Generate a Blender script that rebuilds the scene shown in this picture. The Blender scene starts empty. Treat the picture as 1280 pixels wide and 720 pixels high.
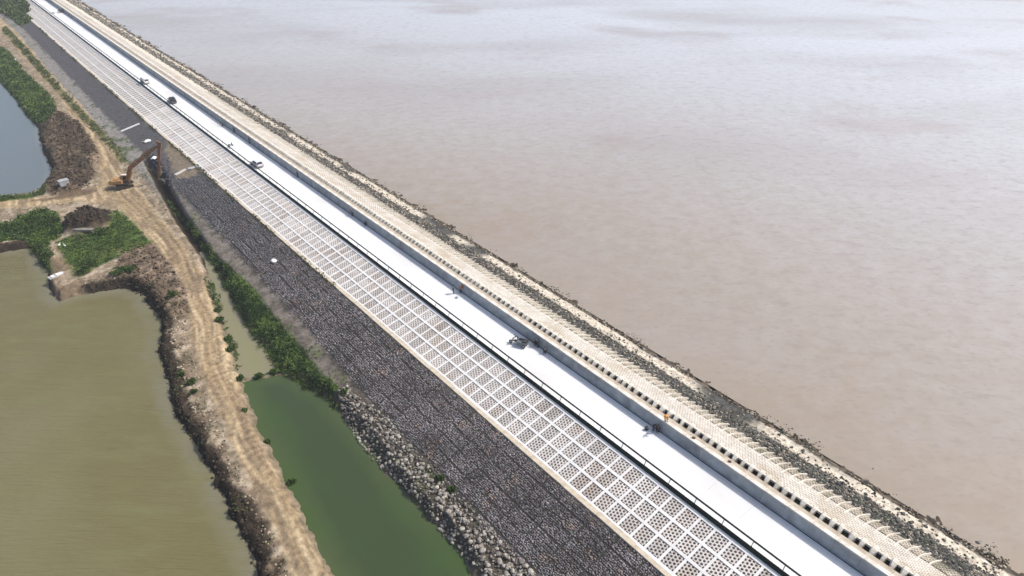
import bpy, math, random
import numpy as np
from mathutils import Vector, Matrix
R = math.radians
random.seed(7); rng = np.random.default_rng(11)
scene = bpy.context.scene
COL = scene.collection

# ------------------------------------------------------------------ camera
CAM_H = 65.0
PITCH, YAW = 32.144, 39.552
cam_d = bpy.data.cameras.new('camera'); cam = bpy.data.objects.new('camera', cam_d); COL.objects.link(cam)
cam.location = (0, 0, CAM_H); cam.rotation_euler = (R(90 - PITCH), 0, R(-YAW))
cam_d.sensor_width = 36; cam_d.lens = 853 / 1280 * 36
cam_d.clip_start = 1; cam_d.clip_end = 20000
scene.camera = cam

# ------------------------------------------------------------------ sky, sun, exposure
SUN_EL = 48.0
SUN_AZ = math.atan2(-0.45, 0.89)          # direction towards the sun in the XY plane
w = bpy.data.worlds.new('World'); scene.world = w; w.use_nodes = True
nt = w.node_tree; bg = nt.nodes['Background']
sky = nt.nodes.new('ShaderNodeTexSky'); sky.sky_type = 'NISHITA'; sky.sun_disc = False
sky.sun_elevation = R(SUN_EL); sky.sun_rotation = math.pi / 2 - SUN_AZ
sky.air_density = 1.0; sky.dust_density = 4.0; sky.ozone_density = 1.0
nt.links.new(sky.outputs[0], bg.inputs['Color']); bg.inputs['Strength'].default_value = 0.15
sun_d = bpy.data.lights.new('sun', 'SUN'); sun = bpy.data.objects.new('sun', sun_d); COL.objects.link(sun)
sun_d.energy = 3.5; sun_d.angle = R(0.6); sun_d.color = (1.0, 0.96, 0.9)
sd = Vector((math.cos(R(SUN_EL)) * math.cos(SUN_AZ), math.cos(R(SUN_EL)) * math.sin(SUN_AZ), math.sin(R(SUN_EL))))
sun.rotation_euler = sd.to_track_quat('Z', 'Y').to_euler(); sun.location = (60, -60, 120)
scene.view_settings.view_transform = 'Standard'; scene.view_settings.look = 'None'
scene.view_settings.exposure = 0.14; scene.view_settings.gamma = 1.0

# ------------------------------------------------------------------ materials
def mat(name, c1, c2=None, scale=1.0, rough=0.85, bump=0.0, bscale=None, bdist=0.05, attr=None, metal=0.0,
        c3=None, s3=0.1, vec=(1, 1, 1), detail=4.0, spec=0.5, contrast=(0.35, 0.65), rand=0.0):
    m = bpy.data.materials.new(name); m.use_nodes = True
    n = m.node_tree; L = n.links; b = n.nodes['Principled BSDF']
    b.inputs['Roughness'].default_value = rough; b.inputs['Metallic'].default_value = metal
    b.inputs['Specular IOR Level'].default_value = spec
    tc = n.nodes.new('ShaderNodeTexCoord'); mp = n.nodes.new('ShaderNodeMapping'); mp.inputs['Scale'].default_value = vec
    if rand:   # object-wise shift so that copies do not repeat
        oi = n.nodes.new('ShaderNodeObjectInfo'); va = n.nodes.new('ShaderNodeVectorMath'); va.operation = 'ADD'
        L.new(tc.outputs['Object'], va.inputs[0]); L.new(oi.outputs['Location'], va.inputs[1]); L.new(va.outputs[0], mp.inputs[0])
    else:
        L.new(tc.outputs['Object'], mp.inputs[0])
    def noise(s, d=detail):
        t = n.nodes.new('ShaderNodeTexNoise'); t.inputs['Scale'].default_value = s; t.inputs['Detail'].default_value = d
        L.new(mp.outputs[0], t.inputs['Vector']); return t
    def mix(kind, f, a, bb):
        x = n.nodes.new('ShaderNodeMix'); x.data_type = 'RGBA'; x.blend_type = kind
        for val, s in ((f, x.inputs[0]), (a, x.inputs[6]), (bb, x.inputs[7])):
            if isinstance(val, bpy.types.NodeSocket): L.new(val, s)
            elif isinstance(val, (int, float)): s.default_value = val
            else: s.default_value = (*val, 1)
        return x.outputs[2]
    out = None
    if attr:
        a = n.nodes.new('ShaderNodeAttribute'); a.attribute_name = attr; base = a.outputs['Color']
    else: base = c1
    if c2 is not None or attr:
        t = noise(scale); r = n.nodes.new('ShaderNodeMapRange')
        r.inputs[1].default_value, r.inputs[2].default_value = contrast
        L.new(t.outputs[0], r.inputs[0])
        if attr:
            g = n.nodes.new('ShaderNodeMapRange'); L.new(t.outputs[0], g.inputs[0])
            g.inputs[1].default_value, g.inputs[2].default_value = contrast
            g.inputs[3].default_value, g.inputs[4].default_value = c1[0], c1[1]
            cb = n.nodes.new('ShaderNodeCombineColor')
            for i in range(3): L.new(g.outputs[0], cb.inputs[i])
            out = mix('MULTIPLY', 1.0, base, cb.outputs[0])
        else: out = mix('MIX', r.outputs[0], c1, c2)
        if c3 is not None:
            t3 = noise(s3, 3); r3 = n.nodes.new('ShaderNodeMapRange'); r3.inputs[1].default_value = .5; r3.inputs[2].default_value = .72
            L.new(t3.outputs[0], r3.inputs[0]); out = mix('MIX', r3.outputs[0], out, c3)
    if rand:
        oi2 = n.nodes.new('ShaderNodeObjectInfo'); mr = n.nodes.new('ShaderNodeMapRange')
        L.new(oi2.outputs['Random'], mr.inputs[0]); mr.inputs[3].default_value = 1 - rand; mr.inputs[4].default_value = 1 + rand * .5
        cb2 = n.nodes.new('ShaderNodeCombineColor')
        for i in range(3): L.new(mr.outputs[0], cb2.inputs[i])
        out = mix('MULTIPLY', 1.0, out if out is not None else c1, cb2.outputs[0])
    if out is not None: L.new(out, b.inputs['Base Color'])
    else: b.inputs['Base Color'].default_value = (*c1, 1)
    if bump:
        tb = noise(bscale or scale, 5); bp = n.nodes.new('ShaderNodeBump')
        bp.inputs['Strength'].default_value = bump; bp.inputs['Distance'].default_value = bdist
        L.new(tb.outputs[0], bp.inputs['Height']); L.new(bp.outputs[0], b.inputs['Normal'])
    return m

M = {}
M['road'] = mat('road_concrete', (.72, .735, .75), (.655, .665, .675), .55, .8, .2, 6, .01, c3=(.60, .595, .585), s3=.16, vec=(1, .35, 1), detail=7)
M['concrete'] = mat('lattice_concrete', (.62, .58, .55), (.50, .465, .435), .7, .85, .3, 8, .02, c3=(.46, .39, .33), s3=.22, rand=.20)
M['rib'] = mat('rib_concrete', (.76, .75, .74), (.67, .66, .64), 1.2, .85, .3, 8, .02, rand=.06)
M['wall'] = mat('wall_concrete', (.42, .44, .45), (.33, .34, .35), .9, .85, .3, 5, .02, c3=(.25, .25, .25), s3=.5, rand=.14)
M['cap'] = mat('cap_concrete', (.72, .68, .61), (.62, .58, .51), .8, .9, .4, 6, .02, c3=(.36, .31, .25), s3=.6)
M['toe'] = mat('toe_concrete', (.62, .54, .42), (.47, .40, .30), 1.1, .9, .5, 5, .03, c3=(.28, .23, .17), s3=.6)
M['seablock'] = mat('sea_block', (.62, .585, .53), (.52, .48, .42), .6, .9, .4, 6, .02, c3=(.45, .38, .29), s3=.18)
M['blocklow'] = mat('stained_sea_block', (.52, .465, .385), (.40, .355, .285), .8, .9, .4, 6, .02, c3=(.20, .19, .13), s3=.5)
M['nub'] = mat('rounded_concrete', (.66, .62, .55), (.52, .48, .41), 1.5, .9, .4, 6, .02, rand=.12)
M['walk'] = mat('dusty_walkway', (.42, .36, .28), (.33, .27, .20), 1.4, .9, .4, 6, .02, c3=(.5, .45, .37), s3=.4, spec=.2)
M['dark_pit'] = mat('shade_dark_soil', (.03, .027, .02), (.018, .02, .012), 2, .95, spec=.1)  # dark soil with the shade of the recesses painted into its colour
M['cellsoil'] = mat('cell_soil', (.23, .175, .13), (.11, .09, .07), .9, .95, .6, 8, .05, c3=(.07, .085, .045), s3=.3)
M['green_rail'] = mat('dark_green_steel', (.008, .015, .010), (.014, .022, .015), 3, .6, spec=.2)
M['post'] = mat('pale_post', (.55, .56, .55), (.4, .42, .4), 3, .5)
M['terrain'] = mat('soil', (.62, 1.3), None, 1.3, .95, .8, 3.2, .14, attr='Col', detail=8, contrast=(.3, .7), spec=.12)
M['seabed'] = mat('sea_slope_soil', (.6, 1.35), None, 1.6, .9, .8, 3, .15, attr='Col', detail=8, contrast=(.3, .7), spec=.2)
M['stone'] = mat('dark_stone', (.75, 1.25), None, 2.2, .85, .5, 9, .03, attr='Col', detail=5, spec=.25)
M['rock'] = mat('pale_rock', (.40, .37, .32), (.25, .23, .20), 1.6, .9, .6, 6, .05, c3=(.17, .14, .11), s3=.9, rand=.45)
M['searock'] = mat('algae_rock', (.085, .085, .08), (.045, .05, .045), 1.8, .8, .6, 6, .05, c3=(.07, .09, .045), s3=.8, rand=.5, spec=.25)
M['rockv'] = mat('rubble', (.7, 1.3), None, 2, .9, .5, 6, .04, attr='Col', spec=.15)
M['leaf'] = mat('leaves', (.7, 1.35), None, 1.2, .6, attr='Col', spec=.25)
M['stem'] = mat('stem', (.12, .085, .05), (.07, .05, .03), 6, .9)
M['glass'] = mat('car_glass', (.02, .025, .03), None, 1, .08)
M['tyre'] = mat('tyre_rubber', (.02, .02, .02), (.03, .03, .03), 8, .8)
M['rim'] = mat('rim_metal', (.45, .45, .46), None, 1, .35, metal=.8)
M['white_paint'] = mat('white_paint', (.78, .78, .78), (.70, .70, .69), 3, .3)
M['silver_paint'] = mat('silver_paint', (.66, .68, .70), (.60, .62, .64), 3, .3)
M['black_paint'] = mat('black_paint', (.015, .017, .02), (.03, .03, .03), 3, .25)
M['grey_paint'] = mat('grey_paint', (.16, .18, .19), (.10, .11, .12), 5, .45)
M['lamp'] = mat('lamp_glass', (.8, .8, .75), None, 1, .15)
M['tail'] = mat('tail_lamp', (.4, .02, .02), None, 1, .3)
M['orange'] = mat('weathered_orange_paint', (.30, .135, .045), (.17, .085, .04), 1.6, .55, .2, 8, .01, c3=(.15, .075, .04), s3=.9)
M['orange2'] = mat('yellow_orange_paint', (.45, .26, .10), (.30, .17, .07), 2, .5)
M['steel'] = mat('dark_steel', (.05, .045, .04), (.09, .075, .06), 4, .5, metal=.5)
M['chrome'] = mat('piston_chrome', (.6, .6, .6), None, 1, .2, metal=1)
M['skin'] = mat('skin', (.36, .21, .14), None, 1, .6)
M['cloth_green'] = mat('green_cloth', (.05, .13, .05), (.03, .09, .035), 9, .9)
M['cloth_red'] = mat('rust_cloth', (.30, .09, .05), (.2, .06, .04), 9, .9)
M['cloth_orange'] = mat('orange_cloth', (.75, .30, .06), (.6, .22, .05), 9, .9)
M['cloth_dark'] = mat('dark_cloth', (.025, .028, .035), (.04, .04, .045), 9, .9)
M['cloth_blue'] = mat('blue_cloth', (.06, .09, .16), (.04, .06, .1), 9, .9)
M['straw'] = mat('straw_hat', (.55, .42, .22), (.4, .3, .15), 12, .9)
M['sack'] = mat('pale_sack', (.55, .57, .6), (.38, .4, .43), 5, .9)
M['sheet'] = mat('white_sheet', (.75, .75, .74), (.6, .6, .6), 4, .7)
M['wood'] = mat('grey_wood', (.33, .30, .27), (.2, .18, .15), 4, .9)
M['brown_wood'] = mat('brown_wood', (.20, .12, .07), (.1, .06, .04), 4, .9)
M['feather'] = mat('white_feathers', (.8, .79, .75), None, 1, .8)
M['beak'] = mat('orange_beak', (.6, .25, .05), None, 1, .6)

# ------------------------------------------------------------------ object helpers
def tag(o, label=None, cat=None, group=None, kind=None):
    if label: o['label'] = label
    if cat: o['category'] = cat
    if group: o['group'] = group
    if kind: o['kind'] = kind
    return o
def empty(name, loc, rz=0, **k):
    o = bpy.data.objects.new(name, None); COL.objects.link(o); o.location = loc; o.rotation_euler = (0, 0, rz)
    o.empty_display_size = .5
    return tag(o, **k)
def link(name, me, m=None, parent=None, loc=(0, 0, 0), rot=(0, 0, 0), **k):
    o = bpy.data.objects.new(name, me); COL.objects.link(o)
    if m is not None and not me.materials: me.materials.append(m)
    o.location = loc; o.rotation_euler = rot
    if parent: o.parent = parent
    return tag(o, **k)
def mesh(name, V, F, smooth=False, col=None):
    """V (n,3); F (m,k) int array or list of faces; col (n,3) vertex colour"""
    me = bpy.data.meshes.new(name)
    if isinstance(F, np.ndarray):
        V = np.asarray(V, dtype=np.float32); k = F.shape[1]
        me.vertices.add(len(V)); me.vertices.foreach_set('co', V.ravel())
        me.loops.add(F.size); me.loops.foreach_set('vertex_index', F.astype(np.int32).ravel())
        me.polygons.add(len(F)); me.polygons.foreach_set('loop_start', np.arange(0, F.size, k, dtype=np.int32))
        me.polygons.foreach_set('loop_total', np.full(len(F), k, dtype=np.int32))
        me.update(calc_edges=True)
    else:
        me.from_pydata([tuple(v) for v in V], [], F)
    if smooth: me.polygons.foreach_set('use_smooth', np.ones(len(me.polygons), dtype=bool))
    if col is not None:
        a = me.color_attributes.new('Col', 'FLOAT_COLOR', 'POINT')
        c = np.ones((len(V), 4), dtype=np.float32); c[:, :3] = col; a.data.foreach_set('color', c.ravel())
    me.validate()
    return me
class MB:
    """collects simple solids into one mesh"""
    def __init__(s): s.V = []; s.F = []
    def add(s, V, F):
        b = len(s.V); s.V += [tuple(v) for v in V]; s.F += [tuple(b + i for i in f) for f in F]; return s
    def box(s, x0, x1, y0, y1, z0, z1):
        return s.add([(x0, y0, z0), (x1, y0, z0), (x1, y1, z0), (x0, y1, z0), (x0, y0, z1), (x1, y0, z1), (x1, y1, z1), (x0, y1, z1)],
                     [(0, 3, 2, 1), (4, 5, 6, 7), (0, 1, 5, 4), (1, 2, 6, 5), (2, 3, 7, 6), (3, 0, 4, 7)])
    def prism(s, prof, y0, y1, axis='y'):
        """profile of (x,z) points (counter-clockwise seen from -y) drawn along y"""
        n = len(prof)
        V = [(x, y0, z) for x, z in prof] + [(x, y1, z) for x, z in prof]
        F = [tuple(range(n)), tuple(range(2 * n - 1, n - 1, -1))] + [(i, i + n, (i + 1) % n + n, (i + 1) % n) for i in range(n)]
        return s.add(V, F)
    def beam(s, p0, p1, w0, h0, w1=None, h1=None):
        w1 = w0 if w1 is None else w1; h1 = h0 if h1 is None else h1
        p0, p1 = Vector(p0), Vector(p1); d = (p1 - p0).normalized()
        up = Vector((0, 0, 1)) if abs(d.z) < .95 else Vector((1, 0, 0))
        sx = d.cross(up).normalized(); uy = sx.cross(d).normalized(); V = []
        for p, w, h in ((p0, w0, h0), (p1, w1, h1)):
            for a, b in ((-1, -1), (1, -1), (1, 1), (-1, 1)): V.append(p + sx * a * w / 2 + uy * b * h / 2)
        return s.add(V, [(0, 1, 2, 3), (7, 6, 5, 4), (0, 4, 5, 1), (1, 5, 6, 2), (2, 6, 7, 3), (3, 7, 4, 0)])
    def tube(s, p0, p1, r0, r1=None, n=10):
        r1 = r0 if r1 is None else r1; p0, p1 = Vector(p0), Vector(p1); d = (p1 - p0).normalized()
        up = Vector((0, 0, 1)) if abs(d.z) < .95 else Vector((1, 0, 0))
        sx = d.cross(up).normalized(); uy = sx.cross(d).normalized(); V = []
        for p, r in ((p0, r0), (p1, r1)):
            V += [p + (sx * math.cos(2 * math.pi * i / n) + uy * math.sin(2 * math.pi * i / n)) * r for i in range(n)]
        return s.add(V, [tuple(range(n)), tuple(range(2 * n - 1, n - 1, -1))] + [(i, i + n, (i + 1) % n + n, (i + 1) % n) for i in range(n)])
    def ball(s, c, r, n=8, m=5):
        rx, ry, rz = (r, r, r) if isinstance(r, (int, float)) else r
        V = [(c[0], c[1], c[2] + rz)]
        for j in range(1, m):
            a = math.pi * j / m
            V += [(c[0] + rx * math.sin(a) * math.cos(2 * math.pi * i / n), c[1] + ry * math.sin(a) * math.sin(2 * math.pi * i / n), c[2] + rz * math.cos(a)) for i in range(n)]
        V.append((c[0], c[1], c[2] - rz)); F = [(0, 1 + i, 1 + (i + 1) % n) for i in range(n)]
        for j in range(m - 2):
            b = 1 + j * n; F += [(b + i, b + n + i, b + n + (i + 1) % n, b + (i + 1) % n) for i in range(n)]
        b = 1 + (m - 2) * n; F += [(b + (i + 1) % n, b + i, len(V) - 1) for i in range(n)]
        return s.add(V, F)
    def mesh(s, name, smooth=False): return mesh(name, s.V, s.F, smooth)
    def build(s, name, m, parent=None, loc=(0, 0, 0), rot=(0, 0, 0), smooth=False, bevel=0, **k):
        o = link(name, s.mesh(name, smooth), m, parent, loc, rot, **k)
        if bevel:
            bv = o.modifiers.new('bevel', 'BEVEL'); bv.width = bevel; bv.segments = 2
        return o
def copy_tree(o, parent=None):
    c = o.copy(); COL.objects.link(c)
    if parent: c.parent = parent
    for ch in [x for x in o.children]: copy_tree(ch, c)
    return c

# ------------------------------------------------------------------ noise and shape fields
def vnoise(x, y, seed=0):
    xi = np.floor(x).astype(np.int64); yi = np.floor(y).astype(np.int64); fx = x - xi; fy = y - yi
    fx = fx * fx * (3 - 2 * fx); fy = fy * fy * (3 - 2 * fy)
    def h(a, b):
        n = (a * 374761393 + b * 668265263 + seed * 982451653) & 0x7fffffff
        n = ((n ^ (n >> 13)) * 1274126177) & 0x7fffffff
        return ((n ^ (n >> 16)) & 0xffff) / 65535.0
    return (h(xi, yi) * (1 - fx) + h(xi + 1, yi) * fx) * (1 - fy) + (h(xi, yi + 1) * (1 - fx) + h(xi + 1, yi + 1) * fx) * fy
def fbm(x, y, s, seed=0, o=4):
    r = 0; a = .5; t = 0
    for i in range(o):
        r = r + a * vnoise(x / s, y / s, seed + i * 17); t += a; a *= .55; s = s / 2.1
    return r / t
def sdist(P, X, Y, margin=12):
    """signed distance to polygon P, positive outside"""
    P = np.array(P, float); out = np.full(X.shape, 1e3)
    m = (X > P[:, 0].min() - margin) & (X < P[:, 0].max() + margin) & (Y > P[:, 1].min() - margin) & (Y < P[:, 1].max() + margin)
    x, y = X[m], Y[m]; d = np.full(x.shape, 1e9); ins = np.zeros(x.shape, bool)
    for i in range(len(P)):
        ax, ay = P[i - 1]; bx, by = P[i]; ex, ey = bx - ax, by - ay; L = ex * ex + ey * ey + 1e-12
        t = np.clip(((x - ax) * ex + (y - ay) * ey) / L, 0, 1)
        d = np.minimum(d, (x - ax - t * ex) ** 2 + (y - ay - t * ey) ** 2)
        if by != ay:
            c = ((ay > y) != (by > y)) & (x < ex * (y - ay) / (by - ay) + ax); ins ^= c
    out[m] = np.sqrt(d) * np.where(ins, -1, 1)
    return out
def ldist(P, x, y):
    """signed sideways distance to a polyline"""
    P = np.array(P, float); d = np.full(x.shape, 1e9); sg = np.zeros(x.shape)
    for i in range(1, len(P)):
        ax, ay = P[i - 1]; bx, by = P[i]; ex, ey = bx - ax, by - ay; L = ex * ex + ey * ey + 1e-12
        t = np.clip(((x - ax) * ex + (y - ay) * ey) / L, 0, 1)
        q = (x - ax - t * ex) ** 2 + (y - ay - t * ey) ** 2; c = (ex * (y - ay) - ey * (x - ax)) > 0
        m = q < d; d = np.where(m, q, d); sg = np.where(m, np.where(c, 1, -1), sg)
    return np.sqrt(d) * sg
def ss(a, b, x):
    t = np.clip((x - a) / (b - a), 0, 1); return t * t * (3 - 2 * t)
def grid_mesh(name, xs, ys, zf, smooth=True):
    X, Y = np.meshgrid(xs, ys); r = zf(X, Y); Z, C = r if isinstance(r, tuple) else (r, None)
    nx, ny = len(xs), len(ys); V = np.stack([X, Y, Z], -1).reshape(-1, 3)
    i = (np.arange(ny - 1)[:, None] * nx + np.arange(nx - 1)).ravel()
    F = np.stack([i, i + 1, i + nx + 1, i + nx], -1)
    return mesh(name, V, F, smooth, None if C is None else C.reshape(-1, 3))
def steps(a, b, d0, g, ref=40):
    out = [a]
    while out[-1] < b: out.append(out[-1] + d0 + max(0, out[-1] - ref) * g)
    return np.array(out)

# ------------------------------------------------------------------ outlines on the ground in metres (x across the dyke, y along it)
POND_A = [(13.1,392.7), (16.6,334.8), (17.6,308.4), (17.9,292.8), (17.6,277.8), (17.8,263.6), (17.6,251.7), (16.2,239.1), (15.1,227.3), (14.8,217.4), (14.5,211.0), (11.8,202.1), (9.3,197.6), (7.3,196.1), (4.0,197.0), (-3.8,201.1), (-22.1,209.1), (-52.6,247.5)]
POND_B = [(-48.3,197.4), (-22.8,181.6), (-5.9,167.6), (0.8,165.3), (2.2,165.0), (2.9,159.5), (2.9,153.0), (3.0,148.9), (2.5,143.5), (2.4,140.6), (3.0,137.5), (4.9,137.7), (7.3,137.2), (9.5,136.2), (12.7,134.7), (14.3,133.7), (15.3,130.7), (16.0,127.9), (15.4,126.9), (15.5,123.7), (15.9,121.0), (15.7,117.8), (15.0,115.2), (13.9,112.1), (12.9,109.3), (12.5,106.8), (12.1,103.6), (11.3,99.6), (10.5,95.5), (10.2,90.5), (10.2,87.2), (10.2,82.6), (10.1,78.5), (9.9,73.6), (9.7,69.2), (9.8,65.2), (9.4,61.8), (9.0,58.6), (8.4,54.4), (7.1,49.3), (-23.6,47.3), (-48.7,68.1)]
CHAN_A = [(29.4,133.3), (27.1,123.9), (26.0,117.4), (25.0,112.4), (23.5,105.7), (23.0,101.3), (22.3,98.5), (21.1,95.1), (22.5,92.4), (24.6,91.7), (25.7,91.3), (26.0,94.3), (26.2,100.4), (26.6,109.4), (27.4,116.3), (28.6,125.0), (29.3,131.2)]
CHAN_B = [(20.4,92.5), (19.4,85.6), (18.4,78.7), (17.8,71.7), (17.0,65.7), (16.4,59.9), (16.0,54.9), (15.9,50.6), (15.6,43.5), (15.9,34.4), (23.3,28.3), (27.1,32.8), (27.8,40.7), (28.6,44.4), (28.6,48.3), (28.2,52.6), (28.3,56.5), (28.2,60.4), (28.6,63.8), (28.9,67.1), (29.0,72.0), (28.9,76.8), (28.7,81.7), (27.7,85.3), (26.6,88.9), (24.7,90.6), (22.3,91.3)]
DITCH = [(35.1,199.1), (32.2,174.4), (30.2,155.1), (29.5,142.0), (28.8,131.6), (28.1,126.9), (29.1,126.9), (30.0,134.9), (30.8,143.3), (31.5,155.1), (33.4,173.4), (36.3,195.9)]
ROAD = [(24.5,471.0), (28.4,421.7), (28.6,388.6), (28.2,347.9), (28.1,312.0), (28.6,284.9), (27.4,258.4), (28.2,239.7), (27.3,222.4), (25.9,207.5), (22.7,192.3), (19.6,186.5), (9.9,189.0), (-3.7,198.5), (-21.7,208.7), (-21.9,201.1), (-4.5,191.1), (6.0,185.3), (15.4,181.5), (20.3,176.2), (21.3,169.2), (22.2,159.4), (22.7,147.8), (22.8,136.7), (22.6,128.1), (21.9,122.6), (20.7,117.6), (19.4,113.8), (17.8,107.3), (16.6,101.1), (16.1,97.6), (15.4,91.9), (14.6,84.5), (13.7,77.1), (13.3,70.7), (13.0,65.3), (12.6,60.6), (12.0,55.3), (11.2,48.8), (15.6,45.1), (15.8,51.1), (16.0,55.5), (16.4,59.7), (16.9,64.4), (16.9,70.5), (17.2,76.0), (17.8,81.8), (19.1,87.6), (20.7,93.7), (21.5,98.4), (22.2,103.6), (23.2,110.6), (24.5,116.2), (25.6,121.7), (26.7,127.4), (27.1,136.5), (27.5,151.0), (27.4,165.8), (28.1,178.3), (28.2,185.9), (28.3,196.7), (30.2,210.2), (31.5,229.5), (31.8,246.4), (32.2,265.4), (31.9,282.3), (32.2,320.5), (33.2,361.5), (33.8,408.0), (32.7,450.6)]
RUT1 = [(27.8,406.3), (27.5,343.4), (28.0,295.7), (28.9,248.8), (27.3,218.3), (25.2,197.2), (23.3,179.1), (23.8,165.5), (24.3,148.8), (24.2,134.7), (22.8,123.0), (20.5,112.8), (18.6,105.2), (17.0,96.8), (15.6,84.7), (14.5,74.3), (14.1,66.5), (13.5,59.1), (13.0,52.4)]
GRASS1 = [(-9.9,181.9), (-3.0,177.2), (1.5,178.6), (5.4,181.8), (8.3,181.6), (9.6,177.3), (9.0,168.8), (8.0,164.2), (5.8,163.2), (4.4,156.2), (3.6,149.3), (3.0,151.4), (2.9,157.9), (2.7,164.3), (1.0,168.0), (-2.4,169.9), (-10.5,175.2)]
GRASS2 = [(6.8,161.9), (9.3,163.1), (14.4,160.9), (17.5,161.8), (20.2,170.2), (21.4,169.7), (21.8,160.8), (22.4,149.0), (20.4,147.4), (17.3,146.4), (14.1,145.6), (11.2,144.6), (8.3,142.6), (7.1,143.6), (7.2,149.6), (7.0,156.2)]
GRASS3 = [(19.3,392.2), (23.8,374.9), (24.8,355.9), (24.2,324.1), (25.1,306.1), (26.1,284.6), (24.8,264.8), (21.5,254.9), (18.5,252.5), (17.8,262.1), (17.4,277.6), (17.3,296.8), (16.8,315.7), (15.6,358.3)]
GRASS4 = [(33.7,705.2), (54.2,587.0), (48.6,486.8), (46.6,458.4), (43.1,442.0), (38.6,437.8), (36.8,460.8), (34.2,492.5), (25.8,610.5)]
GRASS5 = [(-8.3,201.1), (1.0,197.0), (5.7,194.3), (9.0,194.0), (10.9,194.9), (9.7,191.6), (6.2,191.4), (0.5,193.2), (-8.6,197.8)]
VEGR = [(32.2,174.5), (31.6,163.2), (31.7,150.8), (31.2,138.3), (31.1,129.3), (31.3,122.2), (32.0,115.2), (31.2,103.9), (31.0,97.8), (30.9,91.2), (30.6,84.2), (30.7,79.1), (28.8,76.9), (28.3,80.7), (27.2,84.5), (26.1,89.0), (25.6,91.0), (25.8,94.6), (26.0,100.2), (26.6,108.3), (27.3,115.6), (28.5,123.8), (29.7,133.8), (30.5,142.1), (31.2,153.8), (32.7,170.4)]
VEGF = [(31.9,423.5), (31.8,372.1), (31.1,313.9), (30.6,269.0), (31.0,237.3), (31.4,210.8), (30.7,199.8), (29.4,200.9), (30.4,219.9), (29.5,240.5), (29.5,269.9), (29.3,311.1), (29.9,369.8), (29.4,411.6)]
MUD1 = [(18.2,247.9), (21.8,256.7), (25.1,262.4), (26.6,250.8), (27.9,243.7), (27.5,229.2), (27.0,214.4), (25.4,204.2), (22.4,199.5), (19.4,190.5), (15.9,188.3), (11.7,189.3), (9.3,193.8), (11.7,199.5), (14.3,208.3), (14.6,216.8), (15.0,226.0)]
MUD2 = [(15.7,146.0), (19.8,147.0), (22.7,147.8), (22.6,134.8), (21.8,123.8), (20.1,116.5), (18.0,114.8), (15.8,116.7), (15.9,121.6), (15.8,126.5), (14.4,132.9), (13.4,136.4)]
SPIT = [(6.7,161.1), (7.3,156.0), (7.3,148.6), (7.4,143.3), (8.2,139.9), (7.2,135.5), (3.0,135.7), (2.3,139.5), (3.3,146.7), (4.4,156.2)]
SLAB = [(43.6,205.7), (44.1,187.9), (46.1,180.4), (43.7,176.8), (40.4,173.5), (37.0,177.0), (40.1,198.9)]

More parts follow.
